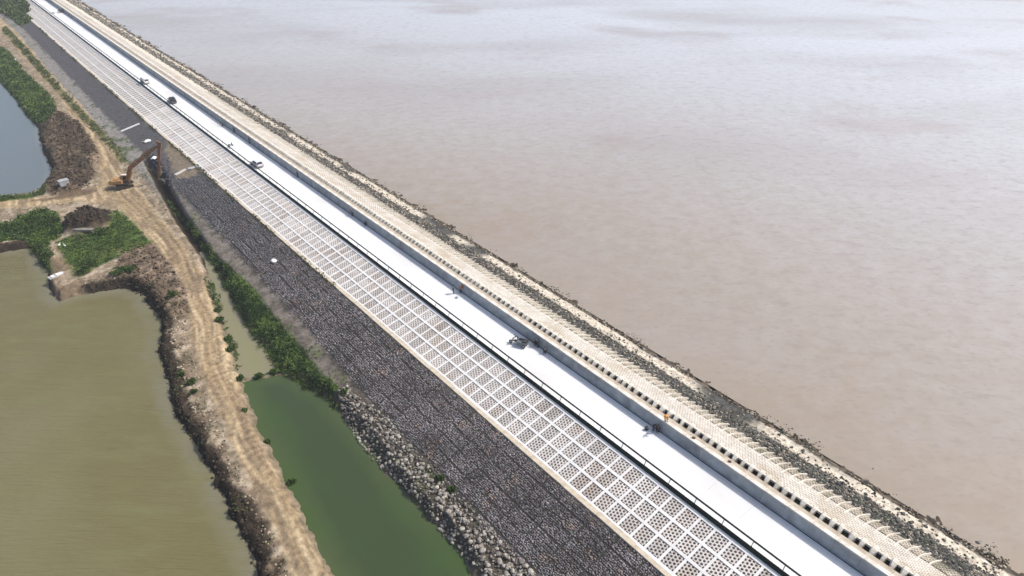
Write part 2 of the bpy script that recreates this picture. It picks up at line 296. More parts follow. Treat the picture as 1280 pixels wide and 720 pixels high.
# ------------------------------------------------------------------ the inland ground
ZW = -5.5                                   # level of ponds and channel
SEA = -4.5
SLOPE = 0.2
def slope_z(x): return -1.73 - SLOPE * (43.3 - x)
XL_U = [0, 40, 75, 100, 140, 200, 300, 400, 760]; XL_X = [32.4, 32.5, 33.0, 34.0, 34.6, 35.3, 36.4, 37.4, 38.5]
WATERS = (POND_A, POND_B, CHAN_A, CHAN_B)
def ground(X, Y, color=False):
    n1 = fbm(X, Y, 6, 1); n2 = fbm(X, Y, 1.6, 2); n3 = fbm(X, Y, .6, 3, 3); nb = fbm(X, Y, 18, 4, 3)
    xl = np.interp(Y, XL_U, XL_X); zl = slope_z(xl)
    land = np.where(X > xl, slope_z(X) - .06, np.maximum(-4.5, zl - .10 * (xl - X)))
    rough = np.where(X > xl, .02, .22)
    dW = np.full(X.shape, 1e3)
    ds = []
    for P in WATERS:
        d = sdist(P, X, Y) + (n2 - .5) * 1.3 + (n3 - .5) * .5; d = d - (.7 if P is CHAN_A else .2 if P is CHAN_B else 0); ds.append(d); dW = np.minimum(dW, d)
    dB = ds[1]; dC = np.minimum(ds[2], ds[3]); dD = sdist(DITCH, X, Y) + (n2 - .5) * .5
    dR = sdist(ROAD, X, Y) + (n2 - .5) * 1.2 + (n1 - .5) * .8
    road = ss(.5, -.6, dR)
    dM1 = sdist(MUD1, X, Y); m1 = ss(1.2, -1.0, dM1 + (n2 - .5) * 2)
    dM2 = sdist(MUD2, X, Y); m2 = ss(1.2, -.8, dM2 + (n2 - .5) * 2)
    sp = ss(.8, -.6, sdist(SPIT, X, Y) + (n2 - .5) * 1.2)
    gr = np.zeros(X.shape)
    for P in (GRASS1, GRASS2, GRASS3, GRASS4, GRASS5): gr = np.maximum(gr, ss(.9, -.7, sdist(P, X, Y) + (n2 - .5) * 2.2))
    vr = ss(.5, -.5, sdist(VEGR, X, Y) + (n2 - .5) * 1.0); vf = ss(.8, -.5, sdist(VEGF, X, Y) + (n2 - .5) * 2.2)
    z = land + rough * (n2 - .5) * (1 - .75 * road) + .25 * (n1 - .5) * (X < xl) + .12 * (n3 - .5) * (X < xl) * (1 - road * .6)
    z = z + .12 * road
    # ruts
    dr = ldist(RUT1, X, Y) + (vnoise(X / 11, Y / 11, 91) - .5) * 2.2; rut = np.zeros(X.shape)
    for k, wd in ((-1.5, .32), (-.5, .2), (.65, .3), (1.9, .35), (2.7, .2)): rut = np.maximum(rut, np.exp(-((dr - k) / wd) ** 2) * (.5 + n1))
    rut = rut * road; z = z - .08 * rut
    # spoil heaps beside the road
    z = z + m1 * (1.2 * n1 + 1.3 * (n2 - .3) + .9 * (n3 - .5)) + m2 * (.6 * n1 + .9 * (n2 - .4) + .45 * (n3 - .5))
    def heap(cx, cy, rx, ry, h, rot=0):
        c, s = math.cos(rot), math.sin(rot); dx, dy = X - cx, Y - cy; a = (dx * c + dy * s) / rx; b = (-dx * s + dy * c) / ry
        q = np.clip(1 - a * a - b * b + (n2 - .5) * .7, 0, 1); return q, h * q ** .75
    q1, h1 = heap(14.2, 167.6, 5.5, 6.2, 2.9); q2, h2 = heap(23.3, 205, 3.2, 5, 1.7); q3, h3 = heap(33.6, 177.0, 1.3, 1.6, .8)
    z = z + h1 * (1 + (n3 - .5) * .6) + h2 + h3
    # banks and pond beds
    bankB = ss(2.6, .2, dB) * (X < 30)
    steep = np.where(dC < np.minimum(ds[0], dB), .55, .95)
    z = np.where(dW > 0, np.minimum(z, ZW + .05 + steep * dW + .5 * np.maximum(dW, 0) ** 2), ZW + .45 * dW)
    z = np.maximum(z, -8.2)
    lump = ss(4.5, 1.0, dB) * ss(-.2, .6, dB) * (X < 24) * (1 - road)
    z = z + lump * (1.0 * (n2 - .38) + .7 * (n3 - .5))
    z = np.where(dD < 1.2, np.minimum(z, -5.9 + 1.7 * np.maximum(dD + .2, 0) + .25 * (n3 - .5)), z)
    if not color: return z
    def c(*a): return np.array(a)
    def mx(C, col, wt): return C * (1 - wt[..., None]) + np.array(col) * wt[..., None]
    C = np.ones(X.shape + (3,)) * c(.23, .18, .125)
    C = mx(C, (.38, .315, .235), ss(.46, .70, n2) * .9)                       # pale dusty soil
    C = mx(C, (.10, .085, .05), ss(.55, .75, fbm(X, Y, 2.6, 9)) * .6)
    berm = ss(-5.2, -3.2, X - xl); C = mx(C, (.165, .145, .125), berm)
    C = mx(C, (.115, .10, .085), berm * ss(.42, .62, n2))
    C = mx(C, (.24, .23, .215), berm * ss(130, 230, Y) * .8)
    C = mx(C, (.32, .24, .14), road); C = mx(C, (.44, .345, .215), road * ss(.42, .62, fbm(dr, Y * .06, .8, 12, 3)))
    C = mx(C, (.20, .15, .10), road * ss(.52, .66, fbm(dr, Y * .12, 1.0, 14, 3)) * .8)
    C = mx(C, (.19, .135, .088), np.clip(rut, 0, 1) * .5)
    C = mx(C, (.055, .040, .028), m1 * .95); C = mx(C, (.16, .12, .085), m1 * ss(.52, .72, n2) * .6); C = mx(C, (.26, .20, .145), m1 * ss(22.5, 26, X) * ss(215, 196, Y) * .7)
    C = mx(C, (.125, .09, .064), m2 * .95); C = mx(C, (.28, .215, .155), m2 * ss(.52, .7, n2) * .6)
    C = mx(C, (.17, .125, .08), sp * .9); C = mx(C, (.30, .24, .17), sp * ss(.5, .65, n1))
    C = mx(C, (.075, .115, .025), gr); C = mx(C, (.035, .065, .015), gr * ss(.5, .66, n2)); C = mx(C, (.17, .16, .07), gr * ss(.58, .72, n1) * .8)
    C = mx(C, (.03, .05, .015), vr); C = mx(C, (.09, .11, .035), vf * .75); C = mx(C, (.16, .12, .075), vf * ss(.5, .65, n2) * .7)
    C = mx(C, (.026, .019, .014), np.clip(q1 * 4, 0, 1)); C = mx(C, (.06, .044, .032), np.clip(q1 * 3, 0, 1) * ss(.52, .7, n3))
    C = mx(C, (.19, .145, .10), np.clip(q2 * 2.5, 0, 1) * .8); C = mx(C, (.05, .035, .025), np.clip(q3 * 3, 0, 1))
    C = mx(C, (.10, .068, .045), ss(.8, -.8, sdist([(6, 189.5), (11, 188), (17, 189.5), (20, 186.5), (18.5, 184), (12, 185.5), (7, 187.5)], X, Y) + (n2 - .5) * 2) * .85)
    notgr = 1 - gr * .8
    C = mx(C, (.10, .075, .052), ss(3.6, 1.9, dB + (n2 - .5) * 2.2) * (1 - sp) * (X < 24) * notgr * .85); C = mx(C, (.032, .024, .017), ss(2.5, 1.4, dB + (n2 - .5) * 1.6) * (1 - sp * .7) * (X < 24) * notgr)  # dark brown bank soil with the bank's shaded side painted in
    C = mx(C, (.14, .115, .08), ss(1.2, .2, dC) * .8); C = mx(C, (.05, .045, .03), ss(1.4, .3, ds[0]) * notgr)
    C = mx(C, (.022, .017, .012), ss(1.1, .3, dD))  # dark ditch soil, blackened to paint in the shadow line between its banks
    C = mx(C, (.085, .072, .058), ss(28, 28.6, X) * ss(33.2, 32.6, X) * ss(80, 76, Y))
    st = ss(-.7, .5, X - xl + (n2 - .5) * 2.6)
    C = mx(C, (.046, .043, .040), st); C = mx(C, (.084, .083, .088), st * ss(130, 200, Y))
    C = mx(C, (.135, .12, .10), st * ss(42.2, 43.2, X + (n1 - .5) * 3.0) * .7)
    sl = ss(.7, -.7, sdist(SLAB, X, Y) + (n2 - .5) * 2.4); C = mx(C, (.20, .165, .12), sl)
    sg = ss(.6, .75, fbm(X, Y, 3.2, 21)); C = mx(C, (.08, .10, .04), sg * berm * (1 - st) * .7)
    veg_top = st * ss(415, 425, Y + (n1 - .5) * 8) * ss(43.2, 41, X); C = mx(C, (.05, .085, .025), veg_top)
    return z, C
ys = steps(8, 780, .34, .0026); xs = np.concatenate([-60 + np.arange(0, 50, 1.2), np.arange(-10.0, 43.4, .3), [43.45]])
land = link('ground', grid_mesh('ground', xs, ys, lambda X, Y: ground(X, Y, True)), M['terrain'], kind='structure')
def gz(x, y): return float(ground(np.array([float(x)]), np.array([float(y)]))[0])
def gza(x, y): return ground(np.asarray(x, float), np.asarray(y, float))
# the plain the dyke stands on runs on to the horizon below ponds and sea
link('terrain', mesh('terrain', [(-9000, -3000, -9.5), (9000, -3000, -9.5), (9000, 16000, -9.5), (-9000, 16000, -9.5)], [(0, 1, 2, 3)]),
     mat('far_soil', (.22, .18, .13), (.15, .14, .08), .02, .95), kind='structure')

# ------------------------------------------------------------------ water
def water_mat(name, deep, shallow, dlo, dhi, rough, bump, scale, vec, patch=None, pscale=.05, dist=.1, rz=0.0, band=None):
    m = bpy.data.materials.new(name); m.use_nodes = True; n = m.node_tree; L = n.links; b = n.nodes['Principled BSDF']
    b.inputs['Roughness'].default_value = rough; b.inputs['IOR'].default_value = 1.33
    tc = n.nodes.new('ShaderNodeTexCoord')
    at = n.nodes.new('ShaderNodeAttribute'); at.attribute_name = 'Col'; sp = n.nodes.new('ShaderNodeSeparateColor'); L.new(at.outputs['Color'], sp.inputs[0])
    nz = n.nodes.new('ShaderNodeTexNoise'); nz.inputs['Scale'].default_value = .35; nz.inputs['Detail'].default_value = 5; L.new(tc.outputs['Object'], nz.inputs[0])
    ad = n.nodes.new('ShaderNodeMath'); ad.operation = 'MULTIPLY_ADD'; L.new(nz.outputs[0], ad.inputs[0]); ad.inputs[1].default_value = .25; L.new(sp.outputs[0], ad.inputs[2])
    mr = n.nodes.new('ShaderNodeMapRange'); L.new(ad.outputs[0], mr.inputs[0]); mr.inputs[1].default_value = dlo; mr.inputs[2].default_value = dhi
    mx = n.nodes.new('ShaderNodeMix'); mx.data_type = 'RGBA'; L.new(mr.outputs[0], mx.inputs[0])
    mx.inputs[6].default_value = (*shallow, 1); mx.inputs[7].default_value = (*deep, 1); out = mx.outputs[2]
    for col, sc_, lo, hi, sd_, vc in (patch or []):
        mp2 = n.nodes.new('ShaderNodeMapping'); mp2.vector_type = 'TEXTURE'; mp2.inputs['Scale'].default_value = tuple(1 / q for q in vc); mp2.inputs['Rotation'].default_value = (0, 0, -rz); mp2.inputs['Location'].default_value = (sd_, sd_, 0)
        L.new(tc.outputs['Object'], mp2.inputs[0])
        p = n.nodes.new('ShaderNodeTexNoise'); p.inputs['Scale'].default_value = sc_; p.inputs['Detail'].default_value = 6; L.new(mp2.outputs[0], p.inputs[0])
        r = n.nodes.new('ShaderNodeMapRange'); r.inputs[1].default_value = lo; r.inputs[2].default_value = hi; r.inputs[4].default_value = .45 if sc_ > .4 and name.startswith('muddy') else 1; L.new(p.outputs[0], r.inputs[0])
        x = n.nodes.new('ShaderNodeMix'); x.data_type = 'RGBA'; L.new(r.outputs[0], x.inputs[0]); L.new(out, x.inputs[6]); x.inputs[7].default_value = (*col, 1); out = x.outputs[2]
    L.new(out, b.inputs['Base Color'])
    mp = n.nodes.new('ShaderNodeMapping'); mp.vector_type = 'TEXTURE'; mp.inputs['Scale'].default_value = tuple(1 / q for q in vec); mp.inputs['Rotation'].default_value = (0, 0, -rz); L.new(tc.outputs['Object'], mp.inputs[0])
    wv = n.nodes.new('ShaderNodeTexNoise'); wv.inputs['Scale'].default_value = scale; wv.inputs['Detail'].default_value = 6; wv.inputs['Roughness'].default_value = .62; L.new(mp.outputs[0], wv.inputs[0])
    bp = n.nodes.new('ShaderNodeBump'); bp.inputs['Strength'].default_value = bump; bp.inputs['Distance'].default_value = dist
    L.new(wv.outputs[0], bp.inputs['Height']); L.new(bp.outputs[0], b.inputs['Normal'])
    return m
RZ = R(YAW)
M['pond_grey'] = water_mat('grey_pond_water', (.125, .15, .16), (.20, .20, .17), 0, .5, .12, .25, .9, (.4, 1.6, 1), dist=.05, rz=RZ)
M['pond_olive'] = water_mat('olive_pond_water', (.142, .126, .055), (.18, .168, .11), .25, .75, .14, 1.0, 1.0, (.22, 1.7, 1), rz=RZ, dist=.30,
    patch=[((.165, .150, .078), .035, .42, .62, 3, (1, 1, 1)), ((.155, .15, .065), .3, .5, .8, 9, (.5, 1.4, 1))])
M['chan_green'] = water_mat('green_channel_water', (.040, .060, .025), (.066, .088, .034), .08, .7, .10, .12, 1.2, (1, 1, 1), dist=.04,
    patch=[((.045, .080, .022), .07, .50, .68, 5, (1.4, .5, 1))])
M['chan_olive'] = water_mat('olive_channel_water', (.20, .195, .105), (.21, .19, .12), .1, .6, .10, .1, 1.2, (1, 1, 1), dist=.04)
M['sea'] = water_mat('muddy_sea_water', (.55, .57, .62), (.285, .238, .185), .14, .98, .16, .22, .8, (.6, 1.2, 1), rz=RZ, dist=.25,  # far colour holds painted sky reflection, near colour the mud brown
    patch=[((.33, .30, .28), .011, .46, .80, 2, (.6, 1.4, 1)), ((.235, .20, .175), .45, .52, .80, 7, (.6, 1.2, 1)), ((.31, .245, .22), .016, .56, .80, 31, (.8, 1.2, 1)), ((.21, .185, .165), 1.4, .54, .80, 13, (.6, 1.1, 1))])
def depthcol(X, Y, dz=0.0):
    d = np.clip((ZW - gza(X.ravel(), Y.ravel()).reshape(X.shape)) / 2.4, 0, 1); return np.full(X.shape, ZW + dz), np.stack([d, d, d], -1)
link('pond_water_grey', grid_mesh('pond_water_grey', np.concatenate([[-3000, -600, -150], np.arange(-60, 27, 1.5)]), np.concatenate([np.arange(191.5, 420, 2.5), [450, 600, 900, 2500]]), depthcol), M['pond_grey'], kind='structure')
link('pond_water_olive', grid_mesh('pond_water_olive', np.concatenate([[-3000, -600, -150], np.arange(-60, 17.9, 1.0)]), np.concatenate([[-2500, -600, -100], np.arange(0, 191.5, 1.3), [191.5]]), lambda X, Y: depthcol(X, Y, -.03)), M['pond_olive'], kind='structure')
link('channel_water_green', grid_mesh('channel_water_green', np.arange(14.2, 31, .6), np.arange(10, 92.1, .9), depthcol), M['chan_green'], kind='structure')
link('channel_water_olive', grid_mesh('channel_water_olive', np.arange(18.2, 34, .6), np.arange(91.9, 140, .9), depthcol), M['chan_olive'], kind='structure')

# ------------------------------------------------------------------ the seaward slope below its blocks, and the sea
def sea_ground(X, Y):
    n2 = fbm(X, Y, 1.3, 31); n3 = fbm(X, Y, .5, 32, 3); n1 = fbm(X, Y, 9, 33); nl = fbm(X * .3, Y, 5, 35)
    prof = np.interp(X, [61.05, 67.2, 71.9, 73.9, 75.6, 78.2, 90], [1.30, -1.12, -2.95, -3.40, -4.50, -5.0, -7.5])
    e = (n1 - .5) * 2.4
    z = prof + ss(67, 68.5, X) * ((n2 - .5) * .45 + (n3 - .5) * .3) + ss(73.6, 75, X) * ((nl - .5) * .7 + (n2 - .5) * .5)
    def mx(C, col, wt): return C * (1 - wt[..., None]) + np.array(col) * wt[..., None]
    C = np.ones(X.shape + (3,)) * np.array((.24, .185, .12)); C = mx(C, (.09, .08, .06), ss(.45, .65, n2))
    C = mx(C, (.075, .075, .07), ss(66.9, 68, X + e * .3)); C = mx(C, (.045, .043, .038), ss(67, 68, X) * ss(.45, .62, n2))
    gap = ss(.30, .42, fbm(X, Y, 13, 38, 2))
    wb = ss(71.0, 71.7, X + e * .6) * ss(74.3, 73.5, X + e * .6 + (n2 - .5) * 1.5) * gap; C = mx(C, (.53, .48, .40), wb); C = mx(C, (.42, .36, .28), wb * ss(.52, .68, n3))
    C = mx(C, (.11, .09, .07), ss(74.0, 74.6, X + e * .6) * (1 - wb)); C = mx(C, (.05, .04, .03), ss(74.2, 75, X) * ss(.5, .6, n2) * (1 - wb))
    return z, C
ys2 = steps(-6, 780, .36, .003)
link('foreshore', grid_mesh('foreshore', np.concatenate([np.arange(61.05, 80, .34), [84, 90]]), ys2, sea_ground), M['seabed'], kind='structure')
def sea_reflection_col(X, Y):  # paler with distance: grazing sky reflection painted into the water colour
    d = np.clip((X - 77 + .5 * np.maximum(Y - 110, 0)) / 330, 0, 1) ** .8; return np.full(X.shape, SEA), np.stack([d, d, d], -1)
link('sea', grid_mesh('sea', np.array([76, 78, 82, 90, 100, 115, 140, 180, 230, 300, 380, 480, 800, 9000.]), np.concatenate([[-3000, -400], np.arange(-60, 800, 40), [1500, 4000, 16000]]), sea_reflection_col), M['sea'], kind='structure')
def sz(x): return float(np.interp(x, [61.05, 67.2, 71.9, 73.9, 75.6, 78.2, 90], [1.30, -1.12, -2.95, -3.40, -4.50, -5.0, -7.5]))

# ------------------------------------------------------------------ road and wave wall
U0, U1 = 4.0, 780.0
link('embankment', MB().prism([(43.3, -9.4), (78, -9.4), (60.9, .3), (58.2, -.12), (51.2, -.42), (43.3, -2.05)][::-1], U0, U1).mesh('embankment'), M['cellsoil'], kind='structure')
mb = MB(); y = U0
while y < U1:
    y2 = min(y + 5.0, U1); mb.box(51.15, 58.02, y + .008, y2 - .008, -.1, 0.0); y = y2
rd = mb.build('road', M['road'], kind='structure')
mb = MB().box(58.02, 58.2, U0, U1, -.115, -.075)
mb.build('gutter_shade_strip', M['dark_pit'], kind='structure')  # dark strip paints the contact shade along the gutter at the wall foot
mb = MB().box(51.62, 51.9, U0, U1, -.05, .13)
mb.build('kerb', M['rib'], kind='structure')

wall = empty('wave_wall', (58.2, 20, 0), label='grey concrete wave wall with pale flat top along the seaward side of the white road', cat='wall')
WP = 3.0
wp = MB().prism([(0, -.1), (.12, -.1), (.45, 1.6), (.3, 1.6), (.27, 1.2)], .012, WP - .012).prism([(.12, -.1), (1.5, -.1), (1.5, 1.55), (.45, 1.6)], .012, WP - .012).mesh('wall_panel')
cp_ = MB().prism([(.24, 1.62), (.80, 1.60), (.80, 1.76), (.62, 1.78), (.24, 1.78)], .006, WP - .006).mesh('cap_slab')
wk_ = MB().prism([(.805, 1.56), (1.49, 1.53), (1.49, 1.66), (.805, 1.70)], .01, WP - .01).mesh('walkway_slab')
i = 0; yy = 6.0; rest = [[], []]
while yy < U1 - WP:
    if i < 150:
        link('wall_panel', wp, M['wall'], wall, (0, yy - 20, 0)); link('cap_slab', cp_, M['cap'], wall, (0, yy - 20, 0)); link('walkway_slab', wk_, M['walk'], wall, (0, yy - 20, 0))
    else: rest[0].append(yy)
    yy += WP; i += 1
def joined(name, me, pts, m, parent, base=(0, 0, 0), jit=None):
    """many copies of one small mesh joined into one part"""
    nv = len(me.vertices); co = np.zeros(nv * 3, np.float32); me.vertices.foreach_get('co', co); co = co.reshape(-1, 3)
    pts = np.asarray(pts, float); V = (co[None] + (pts[:, None, :] - np.array(base))).reshape(-1, 3)
    polys = [list(p.vertices) for p in me.polygons]; F = []
    ks = set(len(p) for p in polys)
    if len(ks) == 1:
        F = (np.array(polys)[None] + (np.arange(len(pts)) * nv)[:, None, None]).reshape(-1, ks.pop())
    else:
        for k in range(len(pts)): F += [tuple(v + k * nv for v in p) for p in polys]
    o = link(name, mesh(name, V, F), m, parent); o['kind'] = 'stuff'; return o
joined('wall_panel', wp, [(0, y - 20, 0) for y in rest[0]], M['wall'], wall)
joined('cap_slab', cp_, [(0, y - 20, 0) for y in rest[0]], M['cap'], wall)
joined('walkway_slab', wk_, [(0, y - 20, 0) for y in rest[0]], M['walk'], wall)

# ------------------------------------------------------------------ railing on the inland road edge
rail = empty('railing', (51.7, 20, 0), label='dark green two rail railing with pale posts along the inland edge of the road', cat='railing')
PP = 3.9
MB().prism([(-.50, .04), (-.10, .10), (-.04, .36), (-.14, .42)], U0 - 20, U1 - 20).build('lower_rail', M['green_rail'], rail)
MB().tube((.30, U0 - 20, .95), (.30, U1 - 20, .95), .115, n=8).build('top_rail', M['green_rail'], rail)
pm = MB().beam((-.06, 0, .1), (.26, 0, .88), .10, .10).box(-.2, .06, -.1, .1, .1, .16).mesh('post')
for k in range(int((U1 - U0) / PP)):
    link('post', pm, M['post'], rail, (0, U0 - 20 + 1.2 + k * PP, 0))

# ------------------------------------------------------------------ hexagonal lattice on the inland slope
TH = -math.atan(SLOPE); CS = math.cos(TH)
def hexplate(nx_, ny_, px, hole, depth, walls=True, w=None, l=None):
    """plate of hexagonal rings; origin in its middle; top at z 0"""
    V, F = [], []; Ro = px / math.sqrt(3); py = Ro * 1.5
    for j in range(ny_):
        odd = j % 2; cnt = nx_ - odd
        for i_ in range(cnt):
            cx = (i_ - (cnt - 1) / 2) * px; cy = (j - (ny_ - 1) / 2) * py; b = len(V)
            for k in range(6):
                a = math.pi / 6 + k * math.pi / 3; V.append((cx + Ro * math.cos(a), cy + Ro * math.sin(a), 0))
            for k in range(6):
                a = math.pi / 6 + k * math.pi / 3; V.append((cx + hole * math.cos(a), cy + hole * math.sin(a), 0))
            F += [(b + k, b + (k + 1) % 6, b + 6 + (k + 1) % 6, b + 6 + k) for k in range(6)]
            if walls:
                for k in range(6):
                    a = math.pi / 6 + k * math.pi / 3; V.append((cx + hole * math.cos(a), cy + hole * math.sin(a), -depth))
                F += [(b + 6 + k, b + 6 + (k + 1) % 6, b + 12 + (k + 1) % 6, b + 12 + k) for k in range(6)]
    return V, F
lat = empty('lattice_revetment', (43.3, 20, -1.73), label='pale concrete lattice slope of ribs and hexagon panels below the railing', cat='revetment')
CW, CL = 2.56, 2.10
SLW = (51.2 - 43.3) / CS; MARG = (SLW - 3 * CW) / 2
def on_slope(s, y, n=0.0):         # s metres up the slope from its foot, n off its face -> local to lat
    return (s * CS - n * math.sin(-TH) , y - 20, s * math.sin(-TH) + n * CS)
V_, F_ = hexplate(5, 5, .47, .168, .13)
pan = mesh('hex_panel', V_, np.array(F_)); V2, F2 = hexplate(5, 5, .47, .185, .1, walls=False); pan2 = mesh('hex_panel', V2, np.array(F2))
STAIRS = [(171.9, 176.1), (423.9, 430.2)]
rows = []; y = 6.0
while y < 740:
    if not any(a < y + CL / 2 < b for a, b in STAIRS): rows.append(y)
    y += CL
near = [r for r in rows if r > 14.5][:100]; far = [r for r in rows if r not in near]
for r in near:
    for c in range(3):
        p = on_slope(MARG + (c + .5) * CW, r + CL / 2, .0)
        link('hex_panel', pan, M['concrete'], lat, p, (0, TH, 0))
co = np.array(V2); ca, sa = math.cos(TH), math.sin(TH)
rot = np.stack([co[:, 0] * ca + co[:, 2] * sa, co[:, 1], -co[:, 0] * sa + co[:, 2] * ca], -1); pan2r = mesh('hex_panel', rot, np.array(F2))
joined('hex_panel', pan2r, [on_slope(MARG + (c + .5) * CW, r + CL / 2) for r in far for c in range(3)], M['concrete'], lat)
# ribs
def slope_box(mb, s0, s1, y0, y1, n0, n1):
    P = [on_slope(s, y, n) for n in (n0, n1) for (s, y) in ((s0, y0), (s1, y0), (s1, y1), (s0, y1))]
    return mb.add(P, [(0, 3, 2, 1), (4, 5, 6, 7), (0, 1, 5, 4), (1, 2, 6, 5), (2, 3, 7, 6), (3, 0, 4, 7)])
xr = mesh('cross_rib', *(lambda b: (b.V, b.F))(slope_box(MB(), MARG - .1, SLW - MARG + .1, 20 - .16, 20 + .16, -.12, .05)))
for r in [q for q in rows if q > 12][:290]: link('cross_rib', xr, M['rib'], lat, (0, r - 20, 0))
for c in range(4):
    s = MARG + c * CW
    for a, b in ((U0, 171.88), (176.12, 423.88), (430.22, U1)): slope_box(MB(), s - .2, s + .2, a, b, -.12, .065).build('long_rib', M['rib'], lat)
slope_box(MB(), SLW - MARG + .1, SLW + .12, U0, U1, -.12, .03).build('upper_margin', M['rib'], lat)
slope_box(MB(), .1, MARG - .1, U0, U1, -.12, .0).build('lower_margin', M['rib'], lat)
slope_box(MB(), -.2, SLW, U0, U1, -.2, -.135).build('soil_bed', M['cellsoil'], lat)
# toe beam in lengths
toe = empty('toe_beam', (43.3, 20, -1.73), label='tan concrete beam between the pale lattice slope and the dark stones', cat='kerb')
y = 6.0; k = 0
tb = MB().prism([(-.62, -.4), (.1, -.4), (.1, .10), (-.55, .02)], .015, 6 - .015).mesh('beam_segment')
while y < U1 - 6:
    if not (172 < y + 3 < 178) : link('beam_segment', tb, M['toe'], toe, (random.uniform(-.04, .04), y - 20, random.uniform(-.03, .02)), (0, 0, random.uniform(-.006, .006)))
    y += 6

# stairways across the lattice
for (a, b), lb in zip(STAIRS, ('pale concrete stairway crossing the lattice slope above the excavator', 'far pale concrete stairway crossing the lattice at the top left of the photo')):
    st = empty('stairway', (43.3, a, -1.73), label=lb, cat='stairs', group='stairways across the lattice slope')
    n = 12
    for k in range(n):
        s0 = k * SLW / n; x0 = s0 * CS; x1 = (k + 1) * SLW / n * CS; zt = (k + 1) * 1.58 / n + .03
        MB().box(x0, x1 - .012, .35, b - a - .35, zt - .35, zt).build('step', M['concrete'], st)
    for yy_ in (.02, b - a - .28):
        MB().prism([(-.3, -.3), (7.9, 1.28), (7.9, 1.75), (-.3, .15)], yy_, yy_ + .3).build('stringer', M['rib'], st)

# drain channels across the dark stones
def polybox(pts, w_, h_, name, m, parent, base):
    mb = MB()
    for p, q in zip(pts[:-1], pts[1:]):
        for sgn in (-1, 1):
            d = Vector((q[0] - p[0], q[1] - p[1], 0)).normalized(); nx, ny = -d.y * sgn * w_ / 2, d.x * sgn * w_ / 2
            mb.beam((p[0] + nx, p[1] + ny, p[2] + .12), (q[0] + nx, q[1] + ny, q[2] + .12), .18, h_)
        mb.beam((p[0], p[1], p[2] + .02), (q[0], q[1], q[2] + .02), w_, .08)
    mb.build(name, m, parent)
for nm, P, w_, lb in (('drain_channel', [(45.6 - 2.3, 178.2, slope_z(43.3)), (41.6, 178.9, slope_z(41.6)), (40.6, 179.6, slope_z(40.6))], .95, 'short white concrete drain channel at the foot of the stairway'),
                      ('drain_channel', [(40.2, 179.8, slope_z(40.2)), (37.2, 179.3, slope_z(37.2))], .7, 'dusty concrete drain channel running down the dark stones beside the excavator bucket'),
                      ('drain_channel', [(40.9, 224.9, slope_z(40.9)), (35.4, 224.6, slope_z(35.4))], .55, 'thin white drain channel crossing the dark stone slope beyond the excavator')):
    t = empty(nm, (0, 0, 0), label=lb, cat='drain', group='drain channels on the dark stone slope')
    b0 = Vector(P[-1]); t.location = b0; Q = [tuple(Vector(p) - b0) for p in P]
    polybox(Q, w_, .22, 'channel_wall', M['sheet'] if w_ < .6 or w_ > .9 else M['concrete'], t, b0)

# ------------------------------------------------------------------ seaward side: pits, ribs, hexagon blocks
sea_r = empty('seaward_revetment', (59.7, 20, 0), label='cream hexagon block slope with rounded nubs on the sea side of the wave wall', cat='revetment')
NP = 1.17
MB().prism([(0.0, -.4), (1.30, -.4), (1.38, 1.18), (1.22, 1.22), (1.10, .35), (0.0, .35)], U0 - 20, U1 - 20).build('pit_bed', M['dark_pit'], sea_r)  # inner back wall also coloured dark, painting in the pits' shade
MB().prism([(1.14, 1.19), (1.45, 1.12), (1.45, 1.38), (1.26, 1.42), (1.16, 1.44)], U0 - 20, U1 - 20).build('edge_beam', M['nub'], sea_r)
prof = []
nubV = MB(); hw = .25; ring = []
for (x, zt, hh) in ((.02, .85, .07), (.22, 1.15, .11), (.6, 1.42, .19), (.98, 1.60, .28), (1.35, 1.60, .32), (1.8, 1.30, .20)):
    ring.append([(x, -hh, .25), (x, -hh, zt - .16), (x, -hh * .6, zt), (x, hh * .6, zt), (x, hh, zt - .16), (x, hh, .25)])
Vn = [p for r_ in ring for p in r_]; Fn = []
for k in range(5):
    for j in range(5): a = k * 6 + j; Fn.append((a, a + 6, a + 7, a + 1))
Fn += [(0, 1, 2, 3, 4, 5), (35, 34, 33, 32, 31, 30)]
nub = mesh('nub', Vn, Fn)
ally = np.arange(6, 770, NP); nn = [y for y in ally if y > 6.5][:290]; nf = ally[290:]
for y in nn:
    o = link('nub', nub, M['nub'], sea_r, (random.uniform(-.03, .05), y - 20 + random.uniform(-.05, .05), random.uniform(-.05, .03)), (0, 0, R(random.uniform(-7, 7)))); o.scale = (1, random.uniform(.8, 1.35), 1)
joined('nub', nub, [(0, y - 20, 0) for y in nf], M['nub'], sea_r)
